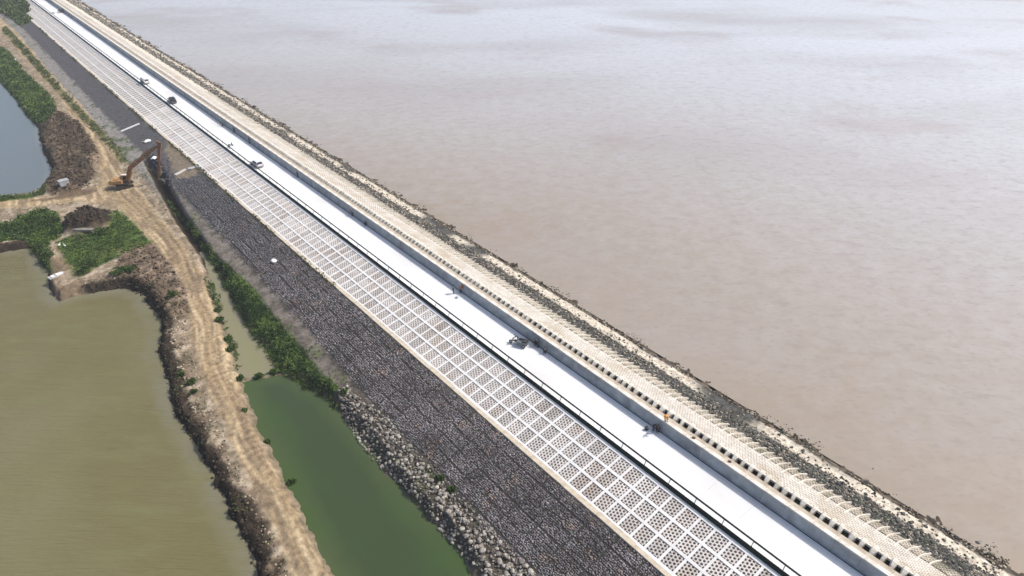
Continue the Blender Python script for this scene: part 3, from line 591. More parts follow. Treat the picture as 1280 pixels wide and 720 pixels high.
# hexagon blocks: rows of rings following the slope
SS = (1.30 + 1.12) / (67.2 - 61.05); sc = 1 / math.sqrt(1 + SS * SS)
def sea_hex(y0, y1, x0, x1, px, hole, depth, walls):
    Ro = px / math.sqrt(3); py = Ro * 1.5; V, F = [], []
    ring_o = [(Ro * math.sin(k * math.pi / 3), Ro * math.cos(k * math.pi / 3)) for k in range(6)]
    nrow = int((x1 - x0) / sc / py); out_p = []
    for j in range(nrow):
        s = (x0 - 61.05) / sc + (j + .5) * py; ysr = np.arange(y0 + (j % 2) * px / 2, y1, px)
        out_p.append(np.stack([np.full(ysr.shape, s), ysr], -1))
    P = np.concatenate(out_p); n = len(P)
    lift = (rng.random(n) - .5) * .035; ho = hole * (1 + (rng.random(n) - .5) * .3)
    a = np.arange(6) * math.pi / 3
    def ringv(r, dz):
        s = P[:, 0][:, None] + np.outer(r, np.sin(a)) ; yv = P[:, 1][:, None] + np.outer(r, np.cos(a)); nz = (lift + dz)[:, None] + 0 * s
        return np.stack([61.05 + s * sc + nz * SS * sc - 59.7, yv - 20, 1.30 - s * SS * sc + nz * sc + .10], -1)
    L_ = [ringv(np.full(n, Ro * .985), 0.0), ringv(ho, 0.0)]
    if walls: L_.append(ringv(ho, -depth))
    nr = len(L_); VV = np.stack(L_, 1).reshape(-1, 3); base = np.arange(n)[:, None, None] * 6 * nr; k = np.arange(6); k2 = (k + 1) % 6
    f = [np.stack([k + 6 * q, k2 + 6 * q, k2 + 6 * q + 6, k + 6 * q + 6], -1) for q in range(nr - 1)]
    return VV, (np.concatenate(f)[None] + base).reshape(-1, 4)[:, ::-1]
for a, b, x0, x1, px, ho, wl in ((4, 120, 61.12, 65.4, .42, .10, True), (120, 420, 61.12, 65.4, .84, .19, False), (4, 120, 65.4, 67.5, .44, .15, True), (120, 420, 65.4, 67.5, .88, .29, False), (420, 770, 61.15, 67.3, 1.3, .3, False)):
    VV, FF = sea_hex(a, b, x0, x1, px, ho, .09, wl)
    o = link('hexagon_block', mesh('hexagon_block', VV, FF), M['blocklow' if x0 > 64 else 'seablock'], sea_r); o['kind'] = 'stuff'
# ribs slanting over the lower courses
def sline(x): return 1.30 - SS * (x - 61.05)
ribV = []; Fr = []
cv = [(64.2, .05, .02), (65.0, .10, .09), (65.8, .03, .15), (66.8, -.20, .16), (67.7, -.48, .12)]
for x, dy, h in cv:
    z0 = sline(x); ribV += [(x - 59.7, dy - .12, z0 + .02), (x - 59.7, dy - .06, z0 + .08 + h), (x - 59.7, dy + .06, z0 + .08 + h), (x - 59.7, dy + .12, z0 + .02)]
for k in range(4):
    for j in range(3): a = k * 4 + j; Fr.append((a, a + 4, a + 5, a + 1))
Fr += [(0, 1, 2, 3), (19, 18, 17, 16)]
srib = mesh('slanting_rib', ribV, Fr)
for y in nn[:200]: link('slanting_rib', srib, M['nub'], sea_r, (0, y - 20, 0))
joined('slanting_rib', srib, [(0, y - 20, 0) for y in list(nn[200:]) + list(nf)], M['nub'], sea_r)

# ------------------------------------------------------------------ stones
def ico(sub=1):
    import bmesh
    bm = bmesh.new(); bmesh.ops.create_icosphere(bm, subdivisions=sub, radius=1); V = np.array([v.co[:] for v in bm.verts]); F = np.array([[v.index for v in f.verts] for f in bm.faces]); bm.free(); return V, F
IV, IF = ico(1); IV2, IF2 = ico(2)
def rock_variants(n, sub2=False, seed=3):
    r = np.random.default_rng(seed); out = []; V0, F0 = (IV2, IF2) if sub2 else (IV, IF)
    for k in range(n):
        V = V0.copy()
        for _ in range(7):          # chop flat faces
            d = r.normal(size=3); d /= np.linalg.norm(d); t = r.uniform(.55, .85); q = V @ d; V = V - np.outer(np.maximum(q - t, 0), d)
        V *= r.uniform(.75, 1.15, 3); out.append(V)
    return out, F0
def rock_field(name, X, Y, Z, S, m, cols=None, parent=None, flat=.75, variants=None, F0=None, base=(0, 0, 0), aniso=None, **k):
    n = len(X); vid = rng.integers(0, len(variants), n); A = rng.random(n) * 2 * math.pi if aniso is None else aniso
    VV = np.array(variants)[vid]; c, s = np.cos(A)[:, None], np.sin(A)[:, None]
    x = (VV[..., 0] * c - VV[..., 1] * s) * S[:, None]; yv = (VV[..., 0] * s + VV[..., 1] * c) * S[:, None]; z = VV[..., 2] * S[:, None] * flat
    P = np.stack([x + X[:, None], yv + Y[:, None], z + Z[:, None]], -1).reshape(-1, 3) - np.array(base)
    nv = VV.shape[1]; F = (F0[None] + (np.arange(n) * nv)[:, None, None]).reshape(-1, 3)
    col = None if cols is None else np.repeat(cols, nv, 0)
    return link(name, mesh(name, P, F, False, col), m, parent, **k)
RV, RF = rock_variants(14); RV2, RF2 = rock_variants(12, True, 5)
# dark stone paving of the lower slope, laid in mattresses with narrow seams
def paving():
    X, Y, S = [], [], []
    y = 10.0
    while y < 215:
        d = .26 + max(0, y - 50) * .0016
        x = np.arange(31.6, 42.75, d); X.append(x + rng.uniform(-.1, .1, len(x)) * d * 3); Y.append(y + rng.uniform(-.35, .35, len(x)) * d); S.append(np.full(len(x), d) * rng.uniform(.42, .9, len(x))); y += d * .9
    X, Y, S = map(np.concatenate, (X, Y, S)); xl = np.interp(Y, XL_U, XL_X)
    keep = (X > xl + (fbm(X, Y, 1.6, 2) - .5) * 2.6 + (rng.random(len(X)) - .5) * 1.6) & (np.abs((X - 42.9) % 1.95 - .97) < .875) & (np.abs(Y % 4.0 - 2) < 1.91) & ((X < 42.75 - .8 * fbm(X, Y, 4, 77)) | (rng.random(len(X)) < .6))
    sl = sdist(SLAB, X, Y) > rng.uniform(-1.2, 1, len(X)); keep &= sl & (rng.random(len(X)) > ss(150, 212, Y))
    X, Y, S = X[keep], Y[keep], S[keep]; n = len(X)
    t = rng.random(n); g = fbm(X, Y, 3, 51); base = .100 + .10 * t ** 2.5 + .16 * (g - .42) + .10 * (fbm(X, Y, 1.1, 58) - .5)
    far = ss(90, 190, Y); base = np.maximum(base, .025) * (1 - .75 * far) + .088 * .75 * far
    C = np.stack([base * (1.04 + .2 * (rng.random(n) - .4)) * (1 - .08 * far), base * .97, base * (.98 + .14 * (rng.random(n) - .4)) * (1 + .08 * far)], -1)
    w_ = ss(.6, .75, fbm(X, Y, 2.2, 53))[:, None] * .6; C = C * (1 - w_) + C * np.array((1.5, 1.2, .95)) * w_
    li = rng.random(n) < .03; C[li] = np.array((.20, .185, .165)) * rng.uniform(.7, 1.2, (li.sum(), 1))
    Z = slope_z(X) - .02
    rv = empty('stone_revetment', (43.3, 20, -1.73), label='dark grey stone slope between the pale lattice and the ditch', cat='revetment')
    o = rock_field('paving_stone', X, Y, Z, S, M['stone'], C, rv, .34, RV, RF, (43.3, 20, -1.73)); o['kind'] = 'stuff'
paving()
# pale boulders along the green channel
def boulders():
    X, Y = [], []
    while len(X) < 2700:
        y = rng.uniform(17, 79); xl = 28.3 + (fbm(np.array([y]), np.array([0.]), 5, 60)[0] - .5) * 1.2; xr = 32.7 + (fbm(np.array([y]), np.array([9.]), 5, 61)[0] - .5) * 1.4
        taper = ss(79, 70, y); a = xl + (1 - taper) * 2.0; x = rng.uniform(a, max(a + .3, xr - (1 - taper) * .6)); X.append(x); Y.append(y)
    X, Y = np.array(X), np.array(Y); S = .12 + .26 * rng.random(len(X)) ** 2.2; Z = np.maximum(gza(X, Y), ZW - .1) + S * .25 + rng.random(len(X)) * .18
    o = np.argsort(-S * 60 / np.hypot(np.hypot(X, Y), 68)); big, small = o[:300], o[300:]
    for k in big:
        v = int(rng.integers(0, 12)); me = RVM[v]
        b = link('boulder', me, M['rock'], None, (X[k], Y[k], Z[k]), (0, 0, rng.uniform(0, 6.28)), label='pale grey tan boulder in the rock bank between green channel and dark stones', cat='boulder', group='boulders along the green channel')
        b.scale = (S[k], S[k] * rng.uniform(.75, 1.1), S[k] * rng.uniform(.6, .9))
    c = rng.uniform(.5, 1.25, (len(small), 1)) * np.array((.27, .245, .21)); c[rng.random(len(small)) < .25] *= .45
    q = rock_field('rubble', X[small], Y[small], Z[small], S[small], M['rockv'], c, None, .8, RV, RF, kind='stuff', label='small pale rubble filling the bank between green channel and dark stones', cat='rubble')
RVM = [mesh('boulder', v, RF2) for v in RV2]; RVS = [mesh('sea_rock', v, RF2) for v in RV2]
boulders()
def pit_soil():
    n = 1500; Y = rng.uniform(5, 300, n); X = 59.75 + rng.uniform(.15, 1.1, n); S = rng.uniform(.12, .32, n); Z = .38 + (X - 59.75) * .35 + rng.uniform(-.1, .15, n)
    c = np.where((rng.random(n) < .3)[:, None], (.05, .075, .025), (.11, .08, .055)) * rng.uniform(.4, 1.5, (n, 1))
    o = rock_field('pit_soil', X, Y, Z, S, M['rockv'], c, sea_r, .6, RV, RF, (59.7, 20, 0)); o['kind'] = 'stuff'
pit_soil()
def sea_rocks():
    n = 40000; Y = 2 + 640 * rng.random(n) ** 1.7; wd = .5 + 1.0 * rng.random(n)
    r = rng.random(n); X = np.where(r < .62, rng.normal(69.3, 1.35, n), np.where(r < .96, 74.0 + np.abs(rng.normal(0, 1.6, n)), rng.uniform(71.5, 80.5, n)))
    e = (fbm(X, Y, 9, 33) - .5) * 2.4; X = X - e * .5
    keep = (X > 66.9) & (X < 81) & ~((X > 74) & (fbm(X, Y, 4.5, 70) < .44 + .09 * np.maximum(X - 75.5, 0))); X, Y, wd = X[keep], Y[keep], wd[keep]; n = len(X)
    S = (.10 + .18 * rng.random(n) ** 2.5) * (1 + np.maximum(Y - 60, 0) * .004)
    Z = sea_ground(X, Y)[0] + S * .2; Z = np.where(X > 75, np.maximum(Z, SEA - S * .25), Z)
    o = np.argsort(-S / np.hypot(np.hypot(X, Y), 68)); vis = o[(Y[o] > 4) & (Y[o] < 75)]; big = vis[:280]; msk = np.ones(n, bool); msk[big] = False
    for k in big:
        b = link('sea_rock', RVS[int(rng.integers(0, 12))], M['searock'], None, (X[k], Y[k], Z[k]), (0, 0, rng.uniform(0, 6.28)), label='dark algae stained rock lying on the shore below the cream block slope', cat='rock', group='dark rocks along the sea edge')
        b.scale = (S[k] * 1.1, S[k], S[k] * .8)
    X, Y, Z, S = X[msk], Y[msk], Z[msk], S[msk]; n = len(X); c = rng.uniform(.4, 1.5, (n, 1)) * np.array((.098, .095, .09)); g = rng.random(n) < .25; c[g] = c[g] * np.array((1.0, .98, .78))
    br = X > 74; c[br] = c[br] * np.array((1.0, .85, .7)) * .75; li = rng.random(n) < .24; c[li] = np.array((.33, .29, .23))
    rock_field('shore_rubble', X, Y, Z, S, M['rockv'], c, None, .7, RV, RF, kind='stuff', label='dark weedy rubble along the water line of the muddy sea', cat='rubble')
sea_rocks()
# lumps of broken soil and stones along the pond edge
def clods():
    n = 22000; Y = 48 + 212 * rng.random(n); X = rng.uniform(7, 28, n)
    dB = sdist(POND_B, X, Y); dM = np.minimum(sdist(MUD1, X, Y), sdist(MUD2, X, Y)); dR = sdist(ROAD, X, Y); hp = ((X - 14.2) / 4.9) ** 2 + ((Y - 168.3) / 5.4) ** 2
    k = (((dB > -.3) & (dB < 4.5) & (dR > .6)) | (dM < .3) | (hp < 1)) & (dR > .2); X, Y, dB, dM, hp = X[k], Y[k], dB[k], dM[k], hp[k]; n = len(X)
    S = .08 + .22 * rng.random(n) ** 2.5 + ((dM < .3) | (hp < 1)) * .22 * rng.random(n) ** 2; Z = np.maximum(gza(X, Y), ZW - .05) + S * .2
    kk = (rng.random(n) < .55) | (dB < 3); X, Y, dB, dM, hp, S, Z = [q[kk] for q in (X, Y, dB, dM, hp, S, Z)]; n = len(X)
    base = np.where((dB < 1.8)[:, None] | (hp < 1)[:, None], (.05, .037, .026), np.where((dM < .3)[:, None], np.where((Y > 180)[:, None], (.06, .044, .031), (.10, .075, .053)), (.25, .205, .15)))
    c = base * rng.uniform(.5, 1.6, (n, 1)); li = (rng.random(n) < .018) & (dM > .3) & (hp > 1) & (dB > 1.5); c[li] = (.42, .38, .32)
    rock_field('soil_clods', X, Y, Z, S, M['rockv'], c, None, .75, RV, RF, kind='stuff', label='broken clods of dark and pale soil along the pond banks', cat='soil')
clods()
b = link('boulder', mesh('boulder', RV2[3], RF2), M['sheet'], None, (38.4, 120.7, slope_z(38.4) + .2), (0, 0, .6), label='single white rock lying alone on the dark stone slope', cat='boulder'); b.scale = (.85, .6, .5)

# ------------------------------------------------------------------ vegetation
def leaf_cloud(cx, cy, cz, rad, hgt, per, size, cols):
    """leaf shaped faces around clump centres; returns verts, faces, colours"""
    n = len(cx); N = n * per; idx = np.repeat(np.arange(n), per)
    d = rng.normal(size=(N, 3)); d /= np.linalg.norm(d, axis=1)[:, None]; d[:, 2] = np.abs(d[:, 2]); rr = rng.random(N) ** .4
    C = np.stack([cx[idx] + d[:, 0] * rad[idx] * rr, cy[idx] + d[:, 1] * rad[idx] * rr, cz[idx] + d[:, 2] * hgt[idx] * rr], -1)
    a = rng.normal(size=(N, 3)); a[:, 2] = np.abs(a[:, 2]) + .25; a /= np.linalg.norm(a, axis=1)[:, None]
    b = np.cross(a, rng.normal(size=(N, 3))); b /= np.linalg.norm(b, axis=1)[:, None]
    L = (size[idx] * rng.uniform(.6, 1.4, N))[:, None]
    V = np.stack([C - b * L * .35, C + a * L * .2 , C + b * L * .35, C + a * L * 1.1 + b * L * .05], 1)
    V = np.stack([C, C + a * L * .5 + b * L * .35, C + a * L * 1.1, C + a * L * .5 - b * L * .35], 1)
    col = cols[idx] * rng.uniform(.7, 1.35, (N, 1))
    return V.reshape(-1, 3), np.arange(N * 4).reshape(-1, 4), np.repeat(col, 4, 0)
def scatter(P, dens, name, label, cat, h=(.3, .6), rad=.35, per=10, size=.22, c0=(.045, .085, .018), c1=(.085, .125, .03), thr=0.0, edge=.3, seed=5, zoff=-.05):
    P_ = np.array(P); x0, y0 = P_.min(0); x1, y1 = P_.max(0); n = int((x1 - x0) * (y1 - y0) * dens)
    X = rng.uniform(x0, x1, n); Y = rng.uniform(y0, y1, n)
    k = (sdist(P, X, Y) + (fbm(X, Y, 1.6, seed) - .5) * 2.0 < edge) & (fbm(X, Y, 3.0, seed + 3) > thr) & (X > -60) & (Y < 760); X, Y = X[k], Y[k]
    if not len(X): return
    Z = gza(X, Y) + zoff; g = fbm(X, Y, 2.4, seed + 7)[:, None]; g2 = ss(.35, .65, g); H = rng.uniform(h[0], h[1], len(X)) * (.5 + fbm(X, Y, 2.0, seed + 9))
    cols = np.array(c0) * (1 - g2) + np.array(c1) * g2
    sc_ = 1 + np.maximum(Y - 120, 0) * .003
    V, F, C = leaf_cloud(X, Y, Z, np.full(len(X), rad) * sc_, H, per, size * sc_, cols)
    return link(name, mesh(name, V, F, False, C), M['leaf'], kind='stuff', label=label, cat=cat)
scatter(VEGR, 9, 'reeds', 'dense dark green reeds and weeds between ditch and gravel berm', 'reeds', (.25, 1.1), .38, 13, .22, (.026, .055, .013), (.10, .155, .035), .10, -.15, 5)
scatter(VEGF, 3.2, 'weeds', 'patchy weeds between the far dirt road and the gravel berm', 'weeds', (.15, .5), .35, 8, .2, (.05, .075, .02), (.10, .12, .04), .40, .6, 15)
scatter(GRASS3, 5, 'reeds', 'thick green reed belt beside the grey pond', 'reeds', (.4, 1.5), .5, 13, .28, (.03, .065, .012), (.10, .155, .035), .0, .2, 25)
scatter(GRASS4, 1.6, 'undergrowth', 'dense green undergrowth around the small far pond at top left', 'vegetation', (.8, 2.6), .9, 14, .5, (.04, .07, .018), (.075, .11, .03), .0, .5, 35)
scatter(GRASS1, 7, 'undergrowth', 'green undergrowth between side track and olive pond', 'vegetation', (.3, 1.2), .45, 12, .26, (.028, .058, .012), (.085, .14, .025), .25, .2, 45)
scatter(GRASS2, 8, 'grass', 'short bright green grass on the bank below the dark soil heap', 'grass', (.1, .35), .35, 9, .2, (.05, .09, .018), (.095, .15, .03), .30, .0, 55)
scatter(GRASS5, 6, 'grass', 'thin green grass fringe between the grey pond and the side track', 'grass', (.2, .6), .35, 9, .22, (.04, .075, .015), (.07, .11, .03), .3, .1, 65)
E2 = [(38, 416), (41.5, 421), (43, 430), (43, 448), (38, 442)]
scatter(E2, 2.5, 'undergrowth', 'green growth spreading over the far end of the dark stone slope', 'vegetation', (.5, 1.2), .7, 12, .4, (.04, .07, .018), (.075, .11, .03), .0, .5, 36)
E1 = [(26.6, 127), (25.3, 121), (24.1, 114), (22.9, 106), (21.8, 99), (20.8, 95.5), (20.9, 94.9), (22.4, 98.3), (23.1, 101.5), (23.7, 105.7), (25.1, 112.2), (26.1, 117.3), (27.2, 124)]
scatter(E1, 9, 'weeds', 'low green weeds along the road edge of the olive channel', 'weeds', (.3, .9), .35, 13, .22, (.03, .06, .012), (.07, .12, .02), .30, .0, 75)
# thin scattered tufts on open soil
P0 = [(8, 45), (30, 45), (37, 300), (14, 300)]
def tufts():
    n = 9000; X = rng.uniform(8, 35, n); Y = rng.uniform(45, 260, n)
    k = (sdist(ROAD, X, Y) > .4) & (fbm(X, Y, 3.2, 21) > .56) & (X < np.interp(Y, XL_U, XL_X) + .3); X, Y = X[k], Y[k]; Z = gza(X, Y); k = Z > ZW + .1; X, Y, Z = X[k], Y[k], Z[k]
    V, F, C = leaf_cloud(X, Y, Z - .03, np.full(len(X), .2), np.full(len(X), .22), 7, np.full(len(X), .17), np.tile(np.array((.07, .10, .03)), (len(X), 1)))
    link('weeds', mesh('weeds', V, F, False, C), M['leaf'], kind='stuff', label='small scattered weeds on the bare soil beside the dirt road', cat='weeds')
tufts()
def kerbweeds():
    X, Y = [], []
    for y in np.arange(100, 400, .5):
        if fbm(np.array([y]), np.array([0.]), 7, 88)[0] > .47: X.append(42.7 + rng.uniform(-.5, .3)); Y.append(y + rng.uniform(-.3, .3))
    X, Y = np.array(X), np.array(Y); V, F, C = leaf_cloud(X, Y, slope_z(X), np.full(len(X), .35), np.full(len(X), .35), 9, np.full(len(X), .26), np.tile(np.array((.05, .065, .025)), (len(X), 1)))
    link('weeds', mesh('weeds', V, F, False, C), M['leaf'], kind='stuff', label='weeds growing along the tan concrete beam above the dark stones', cat='weeds')
kerbweeds()
def bush(x, y, r, h, label, c0=(.028, .058, .012), c1=(.075, .12, .025), name='bush', cat='bush', z=None):
    z = gz(x, y) if z is None else z; b = empty(name, (x, y, z), label=label, cat=cat)
    n = int(26 + r * 22); a = rng.random(n) * 6.283; rr = np.sqrt(rng.random(n)) * r * .9 * (.6 + .6 * vnoise(np.cos(a) * 1.3 + x, np.sin(a) * 1.3 + y, 3)); X = rr * np.cos(a); Y = rr * np.sin(a) * rng.uniform(.7, 1.1)
    top = h * np.sqrt(np.clip(1 - (rr / r) ** 2, .05, 1)) * (.55 + .7 * vnoise(X / r * 1.6 + x, Y / r * 1.6 + y, 5)); Z = top * rng.uniform(.15, .85, n)
    g = rng.random((n, 1)); col = np.array(c0) * (1 - g) + np.array(c1) * g
    V, F, C = leaf_cloud(X, Y, Z, np.full(n, .32 * (r ** .5)), np.full(n, .32), 16, np.full(n, .24), col)
    link('foliage', mesh('foliage', V, F, False, C), M['leaf'], b)
    mb = MB()
    for k in range(5):
        t = k * 1.257 + .3; mb.tube((0, 0, -.1), (math.cos(t) * r * .5, math.sin(t) * r * .5, h * .6), .05, .02, 5)
    mb.build('stem', M['stem'], b)
for x, y, r, h, lb in (
    (15.8, 159.8, 1.9, 1.5, 'dark green bush on the grass just below the dark soil heap'),
    (10.1, 146.4, 1.7, 1.6, 'dark bush at the lower edge of the bright grass above the earth spit'),
    (8.6, 143.4, 1.5, 1.5, 'dark bush beside the earth spit at its pond corner'),
    (13.8, 138.6, 1.7, 1.5, 'round green bush overhanging the small pond inlet, left one of the pair'),
    (15.8, 138.2, 1.4, 1.2, 'round green bush overhanging the small pond inlet, right one of the pair'),
    (19.3, 122.2, .9, .9, 'small green shrub on the pond side of the dirt road by the mud bank'),
    (13.9, 95.5, .75, .9, 'small shrub on pale soil left of the road, lower of the middle pair'),
    (13.2, 98.6, .6, .8, 'small shrub on pale soil left of the road, upper of the middle pair'),
    (20.4, 92.9, .8, .7, 'shrub at the road end of the weedy strip between olive and green channel'),
    (22.9, 91.6, .8, .6, 'shrub in the middle of the weedy strip between olive and green channel'),
    (25.2, 91.2, .8, .7, 'shrub at the reed end of the strip between olive and green channel'),
    (17.6, 67.6, .65, .7, 'lone shrub on the road edge of the green channel, nearest the camera'),
    (18.0, 76.6, .5, .5, 'tiny shrub on the road edge of the green channel, middle one'),
    (24.3, 114.4, .9, .9, 'leafy shrub beside the upper olive channel, farthest one'),
    (23.4, 110.3, 1.0, 1.0, 'leafy shrub beside the upper olive channel, second farthest'),
    (22.6, 104.7, 1.1, 1.0, 'broad leafy shrub beside the olive channel where it widens'),
    (21.9, 101.0, .9, .9, 'leafy shrub beside the olive channel just above the weedy strip'),
    (13.4, 93.0, .6, .6, 'low shrub on pale soil just below the middle pair'),
    (30.9, 77.6, .8, .9, 'dark shrub where the reeds end and the boulders begin'),
    (32.5, 54.1, .55, .5, 'small weed bush at the upper edge of the boulders'),
    (32.6, 51.6, .6, .5, 'small weed bush by the white stone at the boulder edge'),
    (4.6, 171.0, 1.8, 1.7, 'big leafy bush beside the side track above the olive pond'),
    (1.0, 174.6, 1.7, 1.5, 'leafy bush at the left edge of the photo below the side track'),
    (7.4, 173.6, 2.3, 2.0, 'tallest bright green bush left of the dark soil heap'),
    (4.2, 155.0, 1.3, 1.2, 'bush on the pond shore beside the narrow earth path'),
    (3.9, 161.0, 1.5, 1.3, 'bush on the pond shore above the narrow earth path'),
    (17.9, 84.2, .45, .5, 'sparse little shrub on the road verge below the weedy strip')):
    k = .8 if y < 120 else 1
    bush(x, y, r * k, h * k * k, lb)

# ------------------------------------------------------------------ vehicles
def wheel(parent, x, y, r, wd, name='wheel'):
    wv_ = MB().tube((x, y - wd / 2, r), (x, y + wd / 2, r), r, n=16).build(name, M['tyre'], parent)
    MB().tube((x, y - wd / 2 - .012, r), (x, y + wd / 2 + .012, r), r * .58, n=10).build('rim', M['rim'], wv_)
def loft(secs):
    """secs: (x, half width low, half width high, z low, z mid, z high)"""
    V, F = [], []
    for x, wl, wm, wh, z0, z1, z2 in secs:
        V += [(x, -wl, z0), (x, -wm, z1), (x, -wh, z2), (x, wh, z2), (x, wm, z1), (x, wl, z0)]
    n = len(secs)
    for k in range(n - 1):
        for j in range(6): a = k * 6; F.append((a + j, a + (j + 1) % 6, a + 6 + (j + 1) % 6, a + 6 + j))
    F += [(5, 4, 3, 2, 1, 0), tuple((n - 1) * 6 + j for j in range(6))]
    return V, F
def car(x, y, rz, paint, label, cat, style, group='vehicles on the dyke road'):
    t = empty(style, (x, y, .002), rz, label=label, cat=cat, group=group); P = M[paint]
    if style == 'parked_van':
        L_, W_, H_ = 4.9, .92, 1.95
        body = [(-2.45, .85, .88, .82, .35, .9, 1.0), (-2.4, .9, .92, .86, .3, 1.0, 1.08), (1.2, .9, .92, .86, .3, 1.0, 1.08), (1.9, .88, .9, .8, .3, .85, 1.0), (2.4, .8, .82, .7, .35, .7, .82), (2.46, .74, .76, .66, .4, .6, .7)]
        cab = [(-2.38, .86, .84, .74, 1.05, 1.4, 1.86), (-2.2, .87, .86, .78, 1.05, 1.5, 1.95), (.7, .87, .86, .78, 1.05, 1.5, 1.95), (1.15, .86, .83, .74, 1.05, 1.4, 1.84), (1.95, .78, .76, .72, 1.0, 1.06, 1.12)]
        rf = (-2.1, .75, 1.90); ws = ((1.86, 1.12), (1.2, 1.8)); sw = (-2.0, 1.1); rw = ((-2.42, 1.15), (-2.36, 1.75))
    else:
        body = [(-2.25, .78, .82, .74, .38, .7, .9), (-2.15, .86, .9, .8, .3, .8, .96), (-.9, .88, .91, .82, .25, .82, .97), (1.0, .88, .91, .82, .25, .8, .93), (1.7, .86, .88, .78, .27, .72, .84), (2.2, .78, .8, .68, .32, .6, .7), (2.28, .7, .74, .6, .38, .52, .6)]
        cab = [(-2.0, .76, .76, .72, .9, .95, 1.0), (-1.5, .8, .76, .62, .92, 1.15, 1.38), (-1.0, .81, .77, .64, .92, 1.2, 1.47), (.1, .81, .77, .64, .92, 1.2, 1.46), (.55, .8, .74, .6, .9, 1.1, 1.3), (1.15, .76, .74, .72, .88, .9, .93)]
        if style == 'parked_suv': body = [(a, b, c, d, e, f * 1.15, g * 1.18) for a, b, c, d, e, f, g in body]; cab = [(a * 1.02, b, c, d, e * 1.15, f * 1.18, g * 1.18) for a, b, c, d, e, f, g in cab]
    bo = link('body', mesh('body', *loft(body)), P, t); cb_ = link('cabin', mesh('cabin', *loft(cab)), P if style == 'parked_van' else M['glass'], t)
    if style == 'parked_van':
        for s in (-1, 1):
            for a, b_ in ((-2.0, -1.1), (-1.0, -.1), (.0, .9)): MB().box(a, b_, s * .83 - .02, s * .83 + .02, 1.25, 1.7).build('side_window', M['glass'], t)
        MB().beam((1.82, 0, 1.2), (1.28, 0, 1.78), 1.4, .04).build('windscreen', M['glass'], t); MB().box(-2.42, -2.36, -.6, .6, 1.2, 1.65).build('rear_window', M['glass'], t)
    bo.modifiers.new('bevel', 'BEVEL').width = .05
    # roof and pillars in body colour over the glass cabin
    tp = [s for s in cab if s[6] > max(q[6] for q in cab) - .12]; xs_ = [s[0] for s in tp]; zt = max(s[6] for s in tp); wh = tp[0][3]
    MB().prism([(min(xs_) - .1, zt - .05), (max(xs_) + .1, zt - .07), (max(xs_), zt + .035), (min(xs_), zt + .035)], -wh - .02, wh + .02).build('roof', P, t, bevel=.02)
    zb = body[2][6]
    for px_ in (min(xs_) - .25, (min(xs_) + max(xs_)) / 2, max(xs_) + .25):
        for s in (-1, 1): MB().beam((px_, s * (cab[2][1] + .01), zb), (px_ * .9, s * (wh + .015), zt), .07, .03).build('pillar', P, t)
    fx = body[-1][0]; bx = body[0][0]
    for s in (-1, 1):
        MB().box(fx - .22, fx - .02, s * .58 - .16, s * .58 + .16, .56, .72).build('headlight', M['lamp'], t)
        MB().box(bx - .02, bx + .1, s * .66 - .12, s * .66 + .12, .70, .92).build('tail_light', M['tail'], t)
        MB().box(.85, 1.0, s * .98 - .1, s * .98 + .1, zb - .02, zb + .14).build('mirror', P, t)
        for wx in (-1.38, 1.4): wheel(t, wx, s * .80, .34, .24)
    MB().box(fx - .1, fx + .06, -.78, .78, .3, .52).build('bumper', M['grey_paint'], t, bevel=.03); MB().box(bx - .06, bx + .1, -.78, .78, .34, .56).build('bumper', M['grey_paint'], t, bevel=.03)
    return t
car(52.95 + .4, 164.8, R(90 + 2), 'silver_paint', 'silver white sedan parked by the railing nearest the camera', 'car', 'parked_car')
car(53.4, 232.9, R(90 - 3), 'black_paint', 'black car parked by the railing between the van and the silver sedan', 'car', 'parked_suv')
car(53.0, 261.6, R(92), 'white_paint', 'white van standing by the railing beyond the black car', 'van', 'parked_van')
car(57.0, 424.5, R(90), 'black_paint', 'tiny dark car far away beside the wave wall', 'car', 'distant_car')
bar = empty('roadblock', (54.3, 421.0, .002), label='white and grey roadblock across the far end of the bright road', cat='roadblock')
for k in range(4):
    MB().prism([(-.3, 0), (.3, 0), (.12, .35), (.09, .95), (-.09, .95), (-.12, .35)], 0, 1.1).build('barrier_block', M['wall'] if k % 2 else M['sheet'], bar, (-1.8 + k * 1.15, 0, 0), (0, 0, R(90)))

# cargo tricycle
tr = empty('cargo_tricycle', (56.0, 66.0, .002), R(118), label='grey motor cargo tricycle standing on the white road', cat='tricycle')
MB().box(-1.5, .25, -.58, .58, .55, .62).build('load_floor', M['grey_paint'], tr)
for a in ((-1.5, -1.46, -.58, .58), (.21, .25, -.58, .58), (-1.46, .21, -.58, -.54), (-1.46, .21, .54, .58)): MB().box(*a, .62, .98).build('side_board', M['grey_paint'], tr)
MB().beam((.2, 0, .5), (1.35, 0, .55), .14, .12).beam((1.2, 0, .5), (1.0, 0, 1.15), .08, .08).build('frame', M['steel'], tr)
MB().box(.35, .85, -.17, .17, .68, .80).build('seat', M['black_paint'], tr, bevel=.03)
MB().tube((.98, -.38, 1.12), (.98, .38, 1.12), .025).build('handlebar', M['steel'], tr)
MB().prism([(1.05, .55), (1.3, .6), (1.1, 1.1), (1.0, 1.1)], -.22, .22).build('front_shield', M['grey_paint'], tr)
wheel(tr, 1.45, 0, .3, .14); wheel(tr, -.9, -.52, .3, .16); wheel(tr, -.9, .52, .3, .16)
MB().box(-1.3, -.6, -.4, .35, .62, 1.05).build('cargo_sack', M['cloth_dark'], empty('tool_sack', (56.0, 66.0, .002), R(118), label='dark sack lying in the bed of the cargo tricycle', cat='sack'), bevel=.08)

